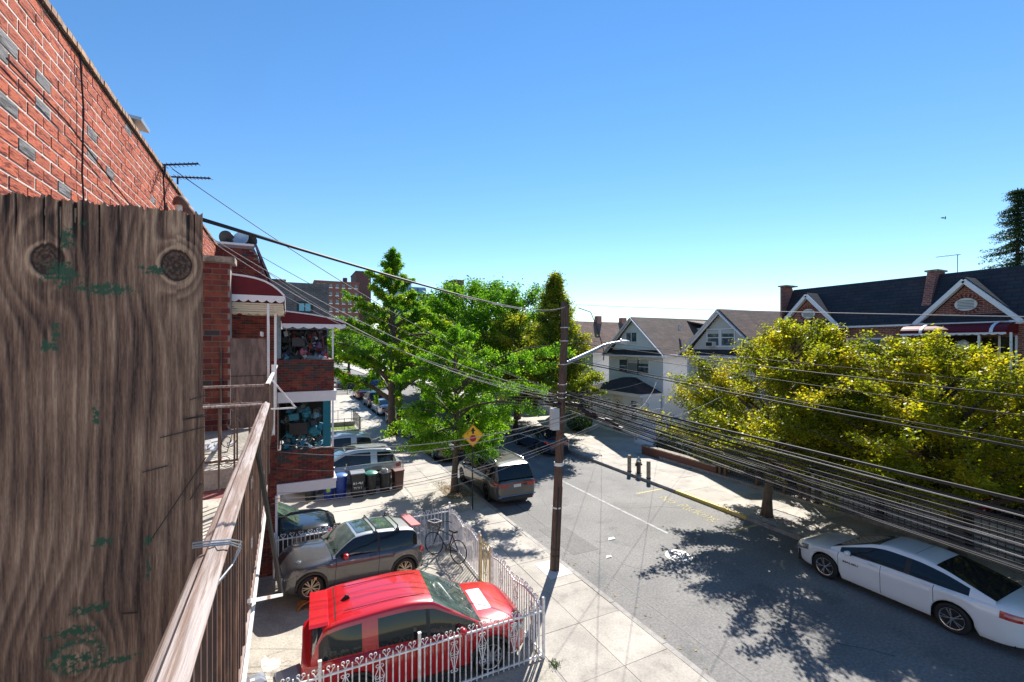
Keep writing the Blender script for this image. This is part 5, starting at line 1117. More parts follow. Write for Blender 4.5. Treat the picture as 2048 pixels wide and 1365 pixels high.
# ------------------------------------------------------------------ houses across the street
shin_b = coursemat('brown_roof_shingles', (.17, .115, .095), (.10, .07, .06), (.05, .035, .03), .32, .10, .012, True, .9, bump=.6)
shin_r = coursemat('reddish_roof_shingles', (.26, .15, .115), (.17, .10, .08), (.08, .05, .04), .35, .11, .012, True, .9, bump=.6)
shin_s = coursemat('slate_blue_shingles', (.016, .022, .034), (.035, .03, .036), (.012, .015, .02), .46, .16, .016, True, .8, bump=.8, sloped=True)
shin_d = M('dark_porch_shingles', (.03, .025, .028), .85, col2=(.06, .038, .035), ns=4, fine=.3)
brk_far = coursemat('row_house_brick', (.30, .075, .05), (.20, .05, .035), (.34, .26, .23), .22, .078, .010, True, .85, bump=.5)
whites = M('white_clapboard', (.74, .745, .74), .55); greyw = M('cream_grey_clapboard', (.56, .54, .50), .55)
def clap(parent, mat, face, c, a0, a1, z0, z1, clip=None, dz=.125, out=-1):
    """clapboards: face 'x' -> wall at X=c running along Y, 'y' -> wall at Y=c running along X; out = outward sign"""
    m = MB(); z = z0
    while z < z1 - .01:
        zt = min(z+dz, z1); s0, s1 = (a0, a1) if clip is None else clip(z+dz/2)
        if s1 - s0 > .05:
            o0 = c+out*.022; o1 = c+out*.004
            P = (lambda a, o, zz: (o, a, zz)) if face == 'x' else (lambda a, o, zz: (a, o, zz))
            m.quad(P(s0, o0, z), P(s1, o0, z), P(s1, o1, zt), P(s0, o1, zt)); m.quad(P(s0, c, z), P(s1, c, z), P(s1, o0, z), P(s0, o0, z))
        z += dz
    return m.build('clapboards', mat, parent, kind='stuff')
def window_x(parent, c, y0, y1, z0, z1, out=-1, glass=None, fr=None, curtain=False, sash=True, mull=0):
    fr = fr or trimw; w = put(None, 'window', parent, (c, 0, 0)); o = out
    def bx(m, xa, xb, *r): m.box(min(o*xa, o*xb), max(o*xa, o*xb), *r)
    m = MB(); t_ = .07
    bx(m, .0, .055, y0-t_, y1+t_, z1, z1+t_); bx(m, .0, .07, y0-t_-.02, y1+t_+.02, z0-t_, z0); bx(m, .0, .053, y0-t_, y0, z0, z1); bx(m, .0, .053, y1, y1+t_, z0, z1)
    if sash: bx(m, .0, .04, y0, y1, (z0+z1)/2-.025, (z0+z1)/2+.025)
    for k in range(mull): yy = y0+(y1-y0)*(k+1)/(mull+1); bx(m, .0, .05, yy-.04, yy+.04, z0, z1)
    m.build('frame', fr, w)
    for k in range(mull+1):
        ya = y0+(y1-y0)*k/(mull+1)+(.04 if k else 0); yb = y0+(y1-y0)*(k+1)/(mull+1)-(.04 if k < mull else 0)
        m = MB(); bx(m, .026, .03, ya, yb, z0, z1); m.build('pane', glass or glassh, w)
        m = MB(); bx(m, .0305, .033, ya+.02, yb-.02, lerp(z0, z1, .75), z1-.02); m.build('blind', M('pale_blind', (.5, .5, .48), .6) if 'pale_blind' not in bpy.data.materials else bpy.data.materials['pale_blind'], w) if curtain else None
    return w
def gable_house(name, label, X, y0, y1, zc, zap, depth, wall, roofm, attic=True, win=True):
    t = thing(name, label, 'house'); ym = (y0+y1)/2; hw_ = (y1-y0)/2; sl_ = (zap-zc)/(hw_+.45)
    MB().prism([(y0, .1), (y1, .1), (y1, zc), (ym, zap-.12), (y0, zc)], X+.005, X+depth, 'x').build('wall', whitep, t)
    clap(t, wall, 'x', X, y0, y1, 1.0, zap-.1, clip=lambda z: (y0, y1) if z < zc else (y0+(z-zc)/(zap-zc)*hw_+.05, y1-(z-zc)/(zap-zc)*hw_-.05))
    clap(t, wall, 'y', y0, X, X+depth, 1.0, zc+.05)
    for k, s in enumerate((-1, 1)):
        m = MB(); e = Vector((X-.38, ym+s*(hw_+.42), zc-.05)); r_ = Vector((X-.38, ym, zap+.03)); D = Vector((depth+.6, 0, 0)); m.quad(e, e+D, r_+D, r_); q = m.build('roof', roofm, t); shell(q, .09 if s < 0 else -.09)
        m = MB(); m.bar(e+Vector((-.03, 0, -.06)), r_+Vector((-.03, 0, -.08)), .06, .22, up=(1, 0, 0)); m.bar(e+Vector((.06, 0, -.16)), r_+Vector((.06, 0, -.2)), .1, .05, up=(1, 0, 0)); m.build('bargeboard', trimw, t)
        m = MB(); m.bar(e+Vector((0, 0, -.02)), e+D+Vector((0, 0, -.02)), .1, .12); m.build('gutter', trimw, t)
    for ya in (y0-.03, y1-.09): MB().box(X-.05, X+.02, ya, ya+.12, .3, zc).build('corner_board', trimw, t)
    return t
h1 = gable_house('gabled_house', 'white clapboard gabled house with dark porch roof nearest the left of the street lamp', 24.5, 24.75, 30.9, 6.1, 8.95, 11, whites, shin_b)
window_x(h1, 24.5, 27.55, 28.75, 7.05, 7.75, mull=1, sash=False)
window_x(h1, 24.5, 26.25, 27.35, 4.6, 5.6, curtain=True); window_x(h1, 24.5, 27.42, 28.6, 4.6, 5.6, sash=False, curtain=True, glass=M('curtained_glass', (.24, .25, .25), .2)); window_x(h1, 24.5, 28.66, 29.6, 4.6, 5.6)
MB().quad((24.0, 24.35, 6.0), (24.5, 24.35, 6.42), (24.5, 31.3, 6.42), (24.0, 31.3, 6.0)).build('pent_roof', shin_d, h1); shell(h1.children[-1], .05) if False else None
MB().box(23.95, 24.5, 24.35, 31.3, 5.88, 6.0).build('pent_fascia', trimw, h1)
# porch
po = put(None, 'porch', h1)
PX0, PX1 = 22.6, 24.45
m_ = MB(); a, b, c, d = (PX0-.3, 24.9, 3.3), (PX0-.3, 30.9, 3.3), (PX1, 30.9, 3.9), (PX1, 24.9, 3.9); m_.poly([(PX0-.3, 24.8, 3.3), (PX0-.3, 31, 3.3), (PX1-.9, 28.2, 4.25), (PX1-.9, 27.6, 4.25)]); m_.poly([(PX0-.3, 24.8, 3.3), (PX1-.9, 27.6, 4.25), (PX1, 27.6, 4.25), (PX1, 24.8, 3.3)]); m_.poly([(PX0-.3, 31, 3.3), (PX1-.9, 28.2, 4.25), (PX1, 28.2, 4.25), (PX1, 31, 3.3)])
m_.poly([(PX1-.9, 27.6, 4.25), (PX1-.9, 28.2, 4.25), (PX1, 28.2, 4.25), (PX1, 27.6, 4.25)]); m_.build('porch_roof', shin_d, po)
MB().box(PX0-.25, PX1, 24.85, 30.95, 3.05, 3.28).build('porch_beam', trimw, po)
MB().box(PX0+.1, PX1, 24.9, 30.9, .1, 3.05).build('porch_room', whitep, po)
clap(po, whites, 'x', PX0+.1, 24.9, 30.9, 1.0, 3.05); clap(po, whites, 'y', 24.9, PX0+.1, PX1, 1.0, 3.05)
window_x(po, PX0+.1, 25.5, 26.1, 1.35, 2.7, fr=trimw)
dd = put(None, 'door', po); MB().box(PX0+.03, PX0+.085, 27.1, 28.1, .95, 2.9).build('door_leaf', M('cream_door', (.66, .60, .5), .5), dd); m_ = MB(); m_.lathe([(.001, 0), (.16, 0), (.16, .02), (.001, .02)], 16); o = m_.build('oval_light', glassd, dd); o.location = (PX0+.02, 27.6, 2.1); o.rotation_euler = (0, R(90), 0); o.scale = (2.2, 1, 1)
MB().box(PX0+.02, PX0+.03, 26.6, 26.95, 1.9, 2.15).build('letter_box', M('brown_letter_box', (.2, .1, .05), .5), dd)
MB().tube([(27.6, 26.2, 7.9), (27.6, 26.2, 8.35)], .09, 8).build('roof_vent', galv, h1)
dm = put(None, 'dormer', h1); MB().box(30.2, 33.5, 24.9, 27.3, 6.3, 8.15).build('dormer_wall', whitep, dm); clap(dm, whites, 'x', 30.2, 24.9, 27.3, 6.3, 8.1); m_ = MB(); m_.quad((29.9, 24.6, 8.1), (33.9, 24.6, 8.1), (33.9, 27.9, 8.75), (29.9, 27.9, 8.75)); q = m_.build('dormer_roof', shin_b, dm); shell(q, .12)
h2 = gable_house('gabled_house', 'cream clapboard gabled house with window air conditioner behind the yellow tree', 24.5, 17.1, 22.5, 6.2, 8.95, 11, greyw, shin_b)
window_x(h2, 24.5, 20.0, 20.85, 6.75, 7.75, curtain=True); window_x(h2, 24.5, 18.9, 19.8, 6.75, 7.75, curtain=True)
MB().box(24.15, 24.5, 20.2, 20.75, 6.68, 7.0).build('air_conditioner', M('white_appliance', (.65, .65, .65), .5), h2); MB().box(24.13, 24.149, 20.25, 20.7, 6.72, 6.96).build('air_conditioner_grille', darkint, h2)
window_x(h2, 24.5, 20.6, 21.6, 4.3, 5.4); window_x(h2, 24.5, 18.2, 19.2, 4.3, 5.4)
MB().quad((24.0, 16.8, 6.1), (24.5, 16.8, 6.5), (24.5, 22.8, 6.5), (24.0, 22.8, 6.1)).build('pent_roof', shin_d, h2); MB().box(23.95, 24.5, 16.8, 22.8, 5.98, 6.1).build('pent_fascia', trimw, h2)
h0 = gable_house('gabled_house', 'white house with reddish brown roof half hidden behind the tree by the utility pole', 24.5, 33.2, 39.2, 6.1, 8.95, 11, whites, shin_r); window_x(h0, 24.5, 35, 37, 4.4, 5.5)
for k, (y, lb) in enumerate(((42, 'pale gabled house two doors beyond the lamp, seen through tree leaves'), (50.5, 'last gabled house before the crossing, hidden by the round trees'))):
    h = gable_house('gabled_house', lb, 24.5, y, y+6, 6.1, 8.95, 11, greyw if k else whites, shin_r); window_x(h, 24.5, y+2, y+4, 4.4, 5.5)
MB().box(27, 27.5, 35.9, 36.4, 8.7, 9.6).build('chimney', M('pink_brick', (.4, .2, .16), .9), h0); MB().box(30, 30.6, 35.9, 36.4, 8.7, 9.5).build('chimney', bpy.data.materials['pink_brick'], h0)
# brick row house
XR = 24.5
rh_ = thing('brick_row_house', 'long red brick row house with slate blue mansard roof and white trimmed gables', 'building')
MB().box(XR, XR+10, -9, 15.98, .1, 7.68).build('wall', brk_far, rh_)
m_ = MB(); m_.quad((XR-.12, -9, 7.66), (XR-.12, 15.9, 7.66), (XR+1.1, 15.9, 9.82), (XR+1.1, -9, 9.82)); q = m_.build('mansard_roof', shin_s, rh_); shell(q, .12)
# lapped shingle courses give the slope real steps
m_ = MB(); n_ = 20
for k in range(n_):
    a_ = k/n_; b_ = (k+1)/n_; xa, za = XR-.15+1.24*a_, 7.68+2.16*a_; xb, zb2 = XR-.15+1.24*b_, 7.68+2.16*b_; yy = -9
    rr = random.Random(k)
    while yy < 15.88:
        w_ = rr.uniform(.22, .38); y2 = min(yy+w_, 15.9); o_ = .010+rr.random()*.014; m_.quad((xa-o_, yy, za), (xa-o_, y2, za), (xb-.004, y2, zb2), (xb-.004, yy, zb2)); m_.quad((xa, yy, za), (xa, y2, za), (xa-o_, y2, za), (xa-o_, yy, za)); yy = y2+.004
m_.build('shingles', M('mottled_slate_shingle', (.028, .035, .050), .9, spec=.1, rnd=.6, fine=.15, hue=.05), rh_, kind='stuff')
MB().box(XR+1.08, XR+10, -9, 15.9, 9.6, 9.83).build('flat_roof', darkb, rh_)
MB().box(XR-.2, XR-.1, -9, 15.9, 7.62, 7.76).build('gutter', trimw, rh_)
for y0 in (15.9, 9.72, -2.5):
    MB().prism([(XR+.2, 8.5), (XR+1.5, 8.5), (XR+1.5, 10.0), (XR+.72, 10.0)] if y0 < 15 else [(XR-.05, 0.2), (XR+3.2, .2), (XR+3.2, 9.8), (XR+1.0, 9.8), (XR+.9, 10.0), (XR+.0, 10.0)], y0-.2 if y0 < 15 else 15.92, y0+.12, 'y').build('party_wall', brk_far, rh_)
    MB().box(XR+(.66 if y0 < 15 else -.08), XR+(1.55 if y0 < 15 else .95), y0-.27, y0+.2, 10.0, 10.07).build('party_wall_cap', stone, rh_)
rowm = M('vent_white', (.7, .7, .7), .5)
def wall_gable(yc, hwid, zap):
    g_ = put(None, 'gable', rh_); MB().prism([(yc-hwid, 7.7), (yc+hwid, 7.7), (yc, zap-.1)], XR-.06, XR+.75, 'x').build('gable_wall', brk_far, g_)
    for s in (-1, 1):
        e = Vector((XR-.22, yc+s*(hwid+.18), 7.66)); r_ = Vector((XR-.22, yc, zap+.06)); m = MB(); m.bar(e, r_+(r_-e).normalized()*.0, .16, .24, up=(1, 0, 0)); m.build('bargeboard', trimw, g_)
        m = MB(); D = Vector((1.3, 0, 0)); m.quad(e+Vector((0, 0, .13)), e+Vector((0, 0, .13))+D*.2, r_+Vector((0, 0, .13))+D*.92, r_+Vector((0, 0, .13))); q = m.build('gable_roof', shin_s, g_); shell(q, .03)
        MB().box(XR-.30, XR-.02, yc+s*(hwid+.02)-.16, yc+s*(hwid+.02)+.16, 7.58, 7.72).build('return', trimw, g_)
    v_ = MB(); v_.lathe([(.001, .02), (.26, .02), (.3, .03), (.3, 0)], 24); o = v_.build('round_vent', rowm, g_); o.rotation_euler = (0, R(-90), 0); o.location = (XR-.07, yc, 8.42)
    o.scale = (.85, 1.15, 1)
    for k in range(6): MB().box(XR-.115, XR-.095, yc-.25, yc+.25, 8.26+k*.06, 8.275+k*.06).build('louvre', darkint, g_)
    for k in range(20): a = 2*math.pi*k/20; c = Vector((XR-.065, yc+.41*math.cos(a), 8.42+.35*math.sin(a))); MB().obox(c, (.012, 0, 0), (0, .07*math.cos(a), .07*math.sin(a)), (0, -.026*math.sin(a), .026*math.cos(a))).build('brick', redb, g_)
wall_gable(14.45, 1.38, 9.3); wall_gable(8.3, 1.42, 9.3); wall_gable(2.0, 1.42, 9.3)
def front_awning(y0, y1, label, grp):
    t = thing('front_awning', label, 'awning', group=grp); n = 10; pts = []
    for k in range(n+1): s = k/n; pts.append((XR-1.1*math.sin(s*math.pi/2)-.02, 7.66-.42*(1-math.cos(s*math.pi/2))))
    m = MB()
    for (xa, za), (xb, zb) in zip(pts, pts[1:]): m.quad((xa, y0, za), (xa, y1, za), (xb, y1, zb), (xb, y0, zb))
    q = m.build('canopy', burg, t); shell(q, .03)
    for yy in (y0, y1-.02): MB().prism(pts+[(XR, 7.24)], yy, yy+.02, 'y').build('end_panel', burg, t)
    m = MB(); scallop(m, (XR-1.13, y0, 7.26), (XR-1.13, y1, 7.26), .09, 14, nrm=(-1, 0, 0)); m.build('valance', trimw, t)
    for r in (y0+.35, y1-.75):
        m = MB()
        for (xa, za), (xb, zb) in zip(pts, pts[1:]): m.quad((xa-.02, r, za+.035), (xa-.02, r+.1, za+.035), (xb-.035, r+.1, zb+.03), (xb-.035, r, zb+.03))
        m.build('stripe', trimw, t)
    return t
front_awning(6.85, 10.05, 'burgundy barrel awning with two pale stripes under the larger near gable', 'row house awnings'); front_awning(12.6, 15.7, 'burgundy barrel awning under the farther small gable, mostly behind leaves', 'row house awnings'); front_awning(.5, 3.6, 'burgundy barrel awning on the row house beyond the right edge', 'row house awnings')
w_ = window_x(rh_, XR, 10.75, 11.75, 5.9, 7.05, mull=0, glass=glassh); window_x(rh_, XR, 11.9, 12.6, 5.9, 7.05)
MB().box(XR-.12, XR-.02, 10.22, 10.32, 2, 7.6).build('downpipe', trimw, rh_)
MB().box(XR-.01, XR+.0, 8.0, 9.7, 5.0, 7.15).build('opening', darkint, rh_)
# balcony doors under the near awning
dr_ = put(None, 'balcony_door', rh_); MB().box(XR-.03, XR-.015, 6.9, 7.9, 5.1, 7.1).build('door_glass', glassd, dr_)
for y in (6.9, 7.35, 7.9): MB().box(XR-.06, XR-.031, y-.03, y+.03, 5.1, 7.15).build('door_post', trimw, dr_)
MB().box(XR-1.1, XR, 6.6, 10.1, 4.9, 5.05).build('balcony_slab', stone, dr_)
lb_ = ['clothes', 'box']
blr = put(None, 'balcony_rail', rh_); MB().bar((XR-1.05, 6.6, 6.05), (XR-1.05, 10.1, 6.05), .04).bar((XR-1.05, 6.6, 6.05), (XR, 6.6, 6.05), .04).build('rail', blackm, blr)
for k in range(28): put(ip, 'picket', blr, (XR-1.05, 6.6+k*.13, 5.05), None, (1, 1, 1.0))
for y in (9.95, 7.6, 6.75): MB().box(XR-1.08, XR-1.02, y-.03, y+.03, 5.05, 7.25).build('post', trimw, blr)
clump((XR-.4, 8.35, 6.6), .45, M('lamp_shade_white', (.7, .68, .62), .6), 'hanging_shade', 'white cone shaped shade hanging under the near row house awning', 'bag', 7); clump((XR-.4, 9.2, 6.3), .5, cl_cols[6], 'red_bag', 'red bundle hanging on the near row house balcony', 'bag', 8)
an = antenna('roof_antenna', (XR+2.2, 9.35, 9.8), 'pale television antenna standing on the slate row house roof', 3, .7, R(100), 1.0)
# ------------------------------------------------------------------ far buildings on the left skyline
def block(name, label, x0, x1, y, d, ztop, wall, wins=None, glass=None, z0=0, parapet=True):
    t = thing(name, label, 'building'); MB().box(x0, x1, y, y+d, z0, ztop).build('wall', wall, t)
    if parapet: MB().box(x0-.2, x1+.2, y-.2, y+d+.2, ztop, ztop+.5).build('parapet', wall, t)
    if wins:
        nx, nz, ww_, wh_, zlo = wins; me = MB().box(-ww_/2, ww_/2, -.12, 0, 0, wh_).mesh('window', glass or glassh)
        fm = MB().box(-ww_/2-.15, ww_/2+.15, -.2, -.125, -.25, 0).mesh('sill', trimw)
        for i in range(nx):
            for j in range(nz):
                x = x0+(x1-x0)*(i+.5)/nx; z = zlo+(ztop-zlo)*(j+.35)/nz; w = put(me, 'window', t, (x, y, z)); put(fm, 'sill', w)
    return t
greyblk = coursemat('grey_block', (.12, .11, .115), (.085, .08, .085), (.16, .15, .15), .5, .22, .02, False, .9)
brn = M('far_brown_brick', (.17, .075, .058), .9, fine=.1); brd = M('far_dark_brick', (.09, .05, .05), .9)
yb = 60; x1b = AY(657, 600, yb).x; x0b = AY(520, 600, yb).x; zt_ = AY(600, 566, yb).z
gb = thing('grey_block_building', 'grey block building with one wide blue window behind the burgundy awning', 'building'); MB().box(x0b, x1b, yb, yb+22, 0, zt_).build('wall', greyblk, gb)
a_ = AY(597, 607, yb); b_ = AY(622, 623, yb); wq = put(None, 'window', gb); MB().box(a_.x-.2, b_.x+.2, yb-.08, yb-.01, b_.z-.2, a_.z+.2).build('frame', blackm, wq)
for k in range(2): xa = lerp(a_.x, b_.x, k/2)+.06; xb = lerp(a_.x, b_.x, (k+1)/2)-.06; MB().box(xa, xb, yb-.10, yb-.085, b_.z, a_.z).build('pane', M('sky_blue_glass', (.10, .36, .48), .1) if k == 0 else bpy.data.materials['sky_blue_glass'], wq)
yb = 200
def fb(name, label, u0, u1, v, d, wall, wins, y=200, **k): return block(name, label, AY(u0, v, y).x, AY(u1, v, y).x, y, d, AY(u0, v, y).z, wall, wins, **k)
b1 = fb('apartment_block', 'brown brick apartment block with rows of small windows left of the ginkgo top', 629, 718, 563, 30, brn, (7, 9, 1.1, 1.5, 3)); MB().box(AY(690, 560, 200).x, AY(698, 560, 200).x, 206, 209, AY(690, 563, 200).z, AY(690, 552, 200).z).build('water_tank', brd, b1)
fb('apartment_tower', 'dark brick stair tower rising beside the brown apartment block', 712, 742, 544, 20, brd, None, y=230)
fb('apartment_block', 'distant dark apartment block seen above the mansard roof edge', 470, 571, 556, 20, brd, (8, 9, 1.4, 1.6, 5), y=240)
gg = fb('glass_building', 'white and blue glass building peeking right of the ginkgo top', 790, 850, 574, 30, M('pale_blue_wall', (.34, .45, .55), .5), (4, 6, 5.5, 4.2, 2), y=260, glass=M('blue_glass', (.10, .25, .42), .1))
MB().box(AY(792, 560, 262).x, AY(823, 560, 262).x, 262, 280, 30, AY(800, 557, 262).z).build('roof_plant_screen', M('pale_screen', (.42, .52, .6), .4), gg)
fb('apartment_tower', 'small dark brick tower top above the round green trees', 907, 928, 561, 20, brd, None, y=260)
fb('low_building', 'low dark building line right of the glass building', 850, 868, 590, 15, brd, None, y=250)
for k, (x, y, lb) in enumerate(((-40, 96, 'pale low building across the far crossing'),)):
    block('low_building', lb, -46, 5.5, 100, 30, 6.5, M('pale_stucco', (.5, .48, .44), .9), (10, 1, 2.2, 1.6, 1))
# bird
bi = thing('flying_bird', 'tiny dark bird flying over the slate roof', 'bird', AY(1832, 491, 20)[:] if False else (41.0, 15.0, 15.6), 0); m_ = MB(); m_.poly([(0, 0, 0), (.35, .1, .12), (.5, .3, .05), (.1, .3, 0)]); m_.poly([(0, 0, 0), (-.35, .1, .12), (-.5, .3, .05), (-.1, .3, 0)]); m_.lathe([(.001, -.2), (.06, -.05), (.06, .1), (.001, .3)], 6); m_.build('body', blackm, bi); bi.scale = (.55, .55, .55)
# ------------------------------------------------------------------ trees
bark = M('grey_brown_bark', (.17, .125, .09), .9, col2=(.09, .065, .05), ns=7, stretch=(3, 3, .5), fine=.3, bump=.8, bs=22)
barkd = M('dark_bark', (.07, .052, .042), .9, fine=.3, bump=.5)
lf_gink = leafmat('ginkgo_leaf', (.06, .15, .012), (.11, .24, .018), (.20, .31, .022), .5)
lf_gink2 = leafmat('ginkgo_leaf_tall', (.045, .12, .012), (.10, .215, .016), (.30, .31, .02), .5)  # leaf tones of the tall ginkgo, deeper green through to yellow
lf_green = leafmat('deep_green_leaf', (.035, .10, .010), (.075, .185, .014), (.16, .28, .02), .42)
lf_yel = leafmat('yellowing_leaf', (.065, .10, .010), (.19, .205, .014), (.44, .34, .018), .5)
lf_mix = leafmat('mixed_yellow_green_leaf', (.05, .095, .012), (.14, .18, .02), (.42, .34, .025), .45)
lf_con = leafmat('spruce_needles', (.010, .030, .014), (.018, .045, .018), (.035, .065, .03), .15)
lf_hedge = leafmat('hedge_leaf', (.012, .03, .008), (.03, .07, .012), (.06, .11, .02), .4)
def leaves_mesh(name, P, size, mat, up=.5, seed=0, elong=.6, jit=.35):
    r = np.random.default_rng(seed); n = len(P); N = r.normal(size=(n, 3)); N[:, 2] = np.abs(N[:, 2])+up; N /= np.linalg.norm(N, axis=1, keepdims=True)
    T = r.normal(size=(n, 3)); T -= N*np.sum(T*N, 1, keepdims=True); T /= np.linalg.norm(T, axis=1, keepdims=True); B = np.cross(N, T); s = size*(1+jit*(r.random((n, 1))*2-1))
    a = T*s; b = B*s*elong; V = np.stack([P-a, P-b*.9+a*.1, P+a*.9, P+b+a*.1], 1).reshape(-1, 3); Q = np.arange(4*n).reshape(n, 4)
    me = gridmesh(name, V, Q, smooth=False); me.materials.append(mat); return me
def bez(a, b, c, n): return [a*(1-t)**2+b*2*t*(1-t)+c*t*t for t in np.linspace(0, 1, n)]
def tree(name, label, base, ztop, rad, zlow, N, size, leaf, env='round', nl=26, tr=.16, droop=0, sig=.16, twigs=8, up=.5, bk_=None, seed=1, cen=None, extra=(), group=None, cat='tree', rise=.5, z0f=.25, clump=1.0, elong=.6, twl=.3):
    t = thing(name, label, cat, base, group=group); rr = np.random.default_rng(seed); base0 = np.array([0, 0, 0.]); zt = ztop-base[2]; zl = zlow-base[2]
    cx, cy = cen or (0, 0); br = MB(); pts = [np.array([cx*(s**1.5)+.06*math.sin(s*9+seed), cy*(s**1.5)+.06*math.cos(s*7), s*zt*.93]) for s in np.linspace(0, 1, 10)]
    m = MB(); m.tube([Vector(p) for p in pts], [tr*1.35]+[tr*(1-.88*s) for s in np.linspace(.06, 1, 9)], 10); m.build('trunk', bk_ or bark, t, smooth='all')
    def axis(z): s = max(0, z/(zt*.93)); return np.array([cx*s**1.5, cy*s**1.5, z])
    def R_(z):
        q = (z-zl)/(zt-zl); q = min(1, max(0, q))
        if env == 'round': return rad*math.sqrt(max(0, 1-(2*q-1)**2))**.8*(1 if q > .5 else .92+.16*q)
        if env == 'cone': return rad*((1-q)**.95 if q < .6 else (1-q)**.95*.92)*(min(1, q*5+.55))
        if env == 'spread': return rad*(1-q**3.2*.9)*(.75+.25*min(1, q*3))
        if env == 'gink': return rad*(1-q)**.9*min(1, q*2.6+.42)*1.15
        return rad
    tw = []; limbs = []
    for k in range(nl):
        q = (k+.5)/nl; ze = zl+(zt-zl)*(q**(.85))*.99; az = k*2.39996+rr.uniform(-.4, .4); Rr = R_(ze)*(rr.uniform(.5, 1.28) if env == 'gink' else rr.uniform(.68, 1.12))
        e = axis(ze)+np.array([math.cos(az)*Rr, math.sin(az)*Rr, -droop*Rr*.25]); zs = max(zt*z0f*.8, ze-Rr*rise-zt*.06); zs = min(zs, ze if ze < zt*.9 else zt*.88); s0 = axis(min(zs, zt*.9)); mid = (s0+e)/2+np.array([0, 0, Rr*(.12+.2*droop)])+rr.normal(size=3)*.08*Rr
        limbs.append((s0, mid, e, max(.25, Rr)))
    for s0, mid, e in extra: limbs.append((np.array(s0)-base0, np.array(mid), np.array(e), np.linalg.norm(np.array(e)-np.array(s0))*.55))
    for s0, mid, e, Rr in limbs:
        P = bez(s0, mid, e, 7); w0 = min(tr*.42, .018+.016*Rr*1.6); br.tube([Vector(p) for p in P], [w0*(1-.8*s)+.004 for s in np.linspace(0, 1, 7)], 5, cap=False)
        d = (e-s0)/max(1e-6, np.linalg.norm(e-s0)); tw.append((P[3], e, 1.3))
        for j in range(twigs):
            s = .28+.72*(j+.5)/twigs; a = np.array((1-s)**2*s0+2*s*(1-s)*mid+s*s*e); v = d*rr.uniform(.2, .8)+rr.normal(size=3)*np.array([.75, .75, .42]); v /= np.linalg.norm(v); v[2] += .15-droop*.5; L_ = Rr*twl*rr.uniform(.6, 1.25)*(1.15-.5*s)+.12
            b = a+v*L_; br.tube([Vector(a), Vector((a+b)/2+np.array([0, 0, .05*L_])), Vector(b)], [.010, .007, .003], 3, cap=False); tw.append((a, b, 1))
    br.build('branches', bk_ or bark, t, smooth='all')
    Ls = np.array([np.linalg.norm(b-a)*w+.12 for a, b, w in tw]); cnt = np.maximum(3, (N*Ls/Ls.sum()).astype(int)); out = []
    for (a, b, w), c in zip(tw, cnt):
        s = rr.random((c, 1))**.7; k_ = rr.random()*.5+.75; L_ = np.linalg.norm(b-a); sg = sig*k_*clump*np.array([1, 1, .62]); p = a+(b-a)*(s*1.06)+rr.normal(size=(c, 3))*sg; p[:, 2] -= droop*rr.random(c)*.3; out.append(p)
    P = np.concatenate(out); put(leaves_mesh('crown', P, size, leaf, up, seed, elong), 'crown', t); return t
tree('ginkgo_tree', 'young open ginkgo tree growing beside the grey minivan, long limb reaching right', (6.85, 19.57, .1), 7.9, 2.5, 2.2, 60000, .051, lf_gink, 'spread', nl=34, tr=.15, droop=.85, sig=.10, twigs=9, seed=4, up=.1, bk_=bark, z0f=.35, twl=.34,
    extra=(((0, 0, 4.6), (2.2, -.6, 7.0), (4.6, -1.9, 6.6)), ((0, 0, 4.0), (1.8, -.8, 5.6), (3.4, -1.8, 4.9)), ((0, 0, 3.4), (-1.4, -.2, 4.8), (-2.3, -.5, 3.9)), ((0, 0, 4.8), (-1.4, 0, 6.2), (-2.6, -.3, 5.4)), ((0, 0, 2.9), (-.9, -.5, 3.2), (-1.9, -.6, 2.5)), ((0, 0, 3.6), (1.5, -1.2, 4.6), (2.9, -2.4, 3.9)), ((0, 0, 4.4), (1.2, -.8, 6.2), (3.7, -2.3, 5.9)), ((0, 0, 3), (1.2, .4, 3.6), (2.4, .2, 2.9))))
tree('ginkgo_tree', 'tall ginkgo tree with spiky pointed top farther up the left pavement', (7.0, 34.15, .1), 14.2, 5.6, 4.8, 96000, .074, lf_gink2, 'gink', nl=64, tr=.30, droop=.7, sig=.10, twigs=9, seed=9, up=.1, z0f=.15, twl=.22, bk_=bark,
    extra=(((0, 0, 5), (2.5, -1, 6), (5, -2, 3.6)), ((0, 0, 5), (1.5, -3, 6), (2.6, -5.6, 3.4)), ((0, 0, 7), (3, -2, 8.5), (5.6, -3, 5.4)), ((0, 0, 4.6), (0, -2.5, 5.4), (-.6, -4.8, 2.8)), ((0, 0, 6), (3, .5, 7.5), (5.8, 1, 4.4)), ((0, 0, 5.4), (2, -2.5, 6.6), (4.2, -5, 4.2)), ((0, 0, 8), (2.4, -1.4, 10), (4.6, -2.6, 7.8))))
tree('round_tree', 'large rounded deep green tree behind the ginkgos', (16.9, 43.5, 0), 13.4, 6.3, 3.2, 46000, .125, lf_green, 'round', nl=46, tr=.3, sig=.38, twigs=8, seed=12, up=.6, bk_=barkd)
tree('round_tree', 'second rounded green tree just right of the large one', (18.6, 36.5, 0), 12.2, 4.6, 3.0, 34000, .11, lf_green, 'round', nl=36, tr=.26, sig=.32, twigs=8, seed=13, up=.6, bk_=barkd)
tree('street_tree', 'tall mixed yellow and dark green tree rising behind the utility pole', (17.1, 27.7, .1), 12.0, 4.6, 2.0, 62000, .082, lf_mix, 'cone', nl=48, tr=.2, sig=.2, twigs=9, seed=14, up=.4, rise=.9, bk_=bark)
tree('street_tree', 'smaller yellowing tree between the ginkgo and the utility pole', (16.4, 32.5, .1), 9.4, 4.2, 2.6, 26000, .085, lf_mix, 'spread', nl=32, tr=.16, sig=.22, twigs=8, seed=15, up=.4, bk_=bark)
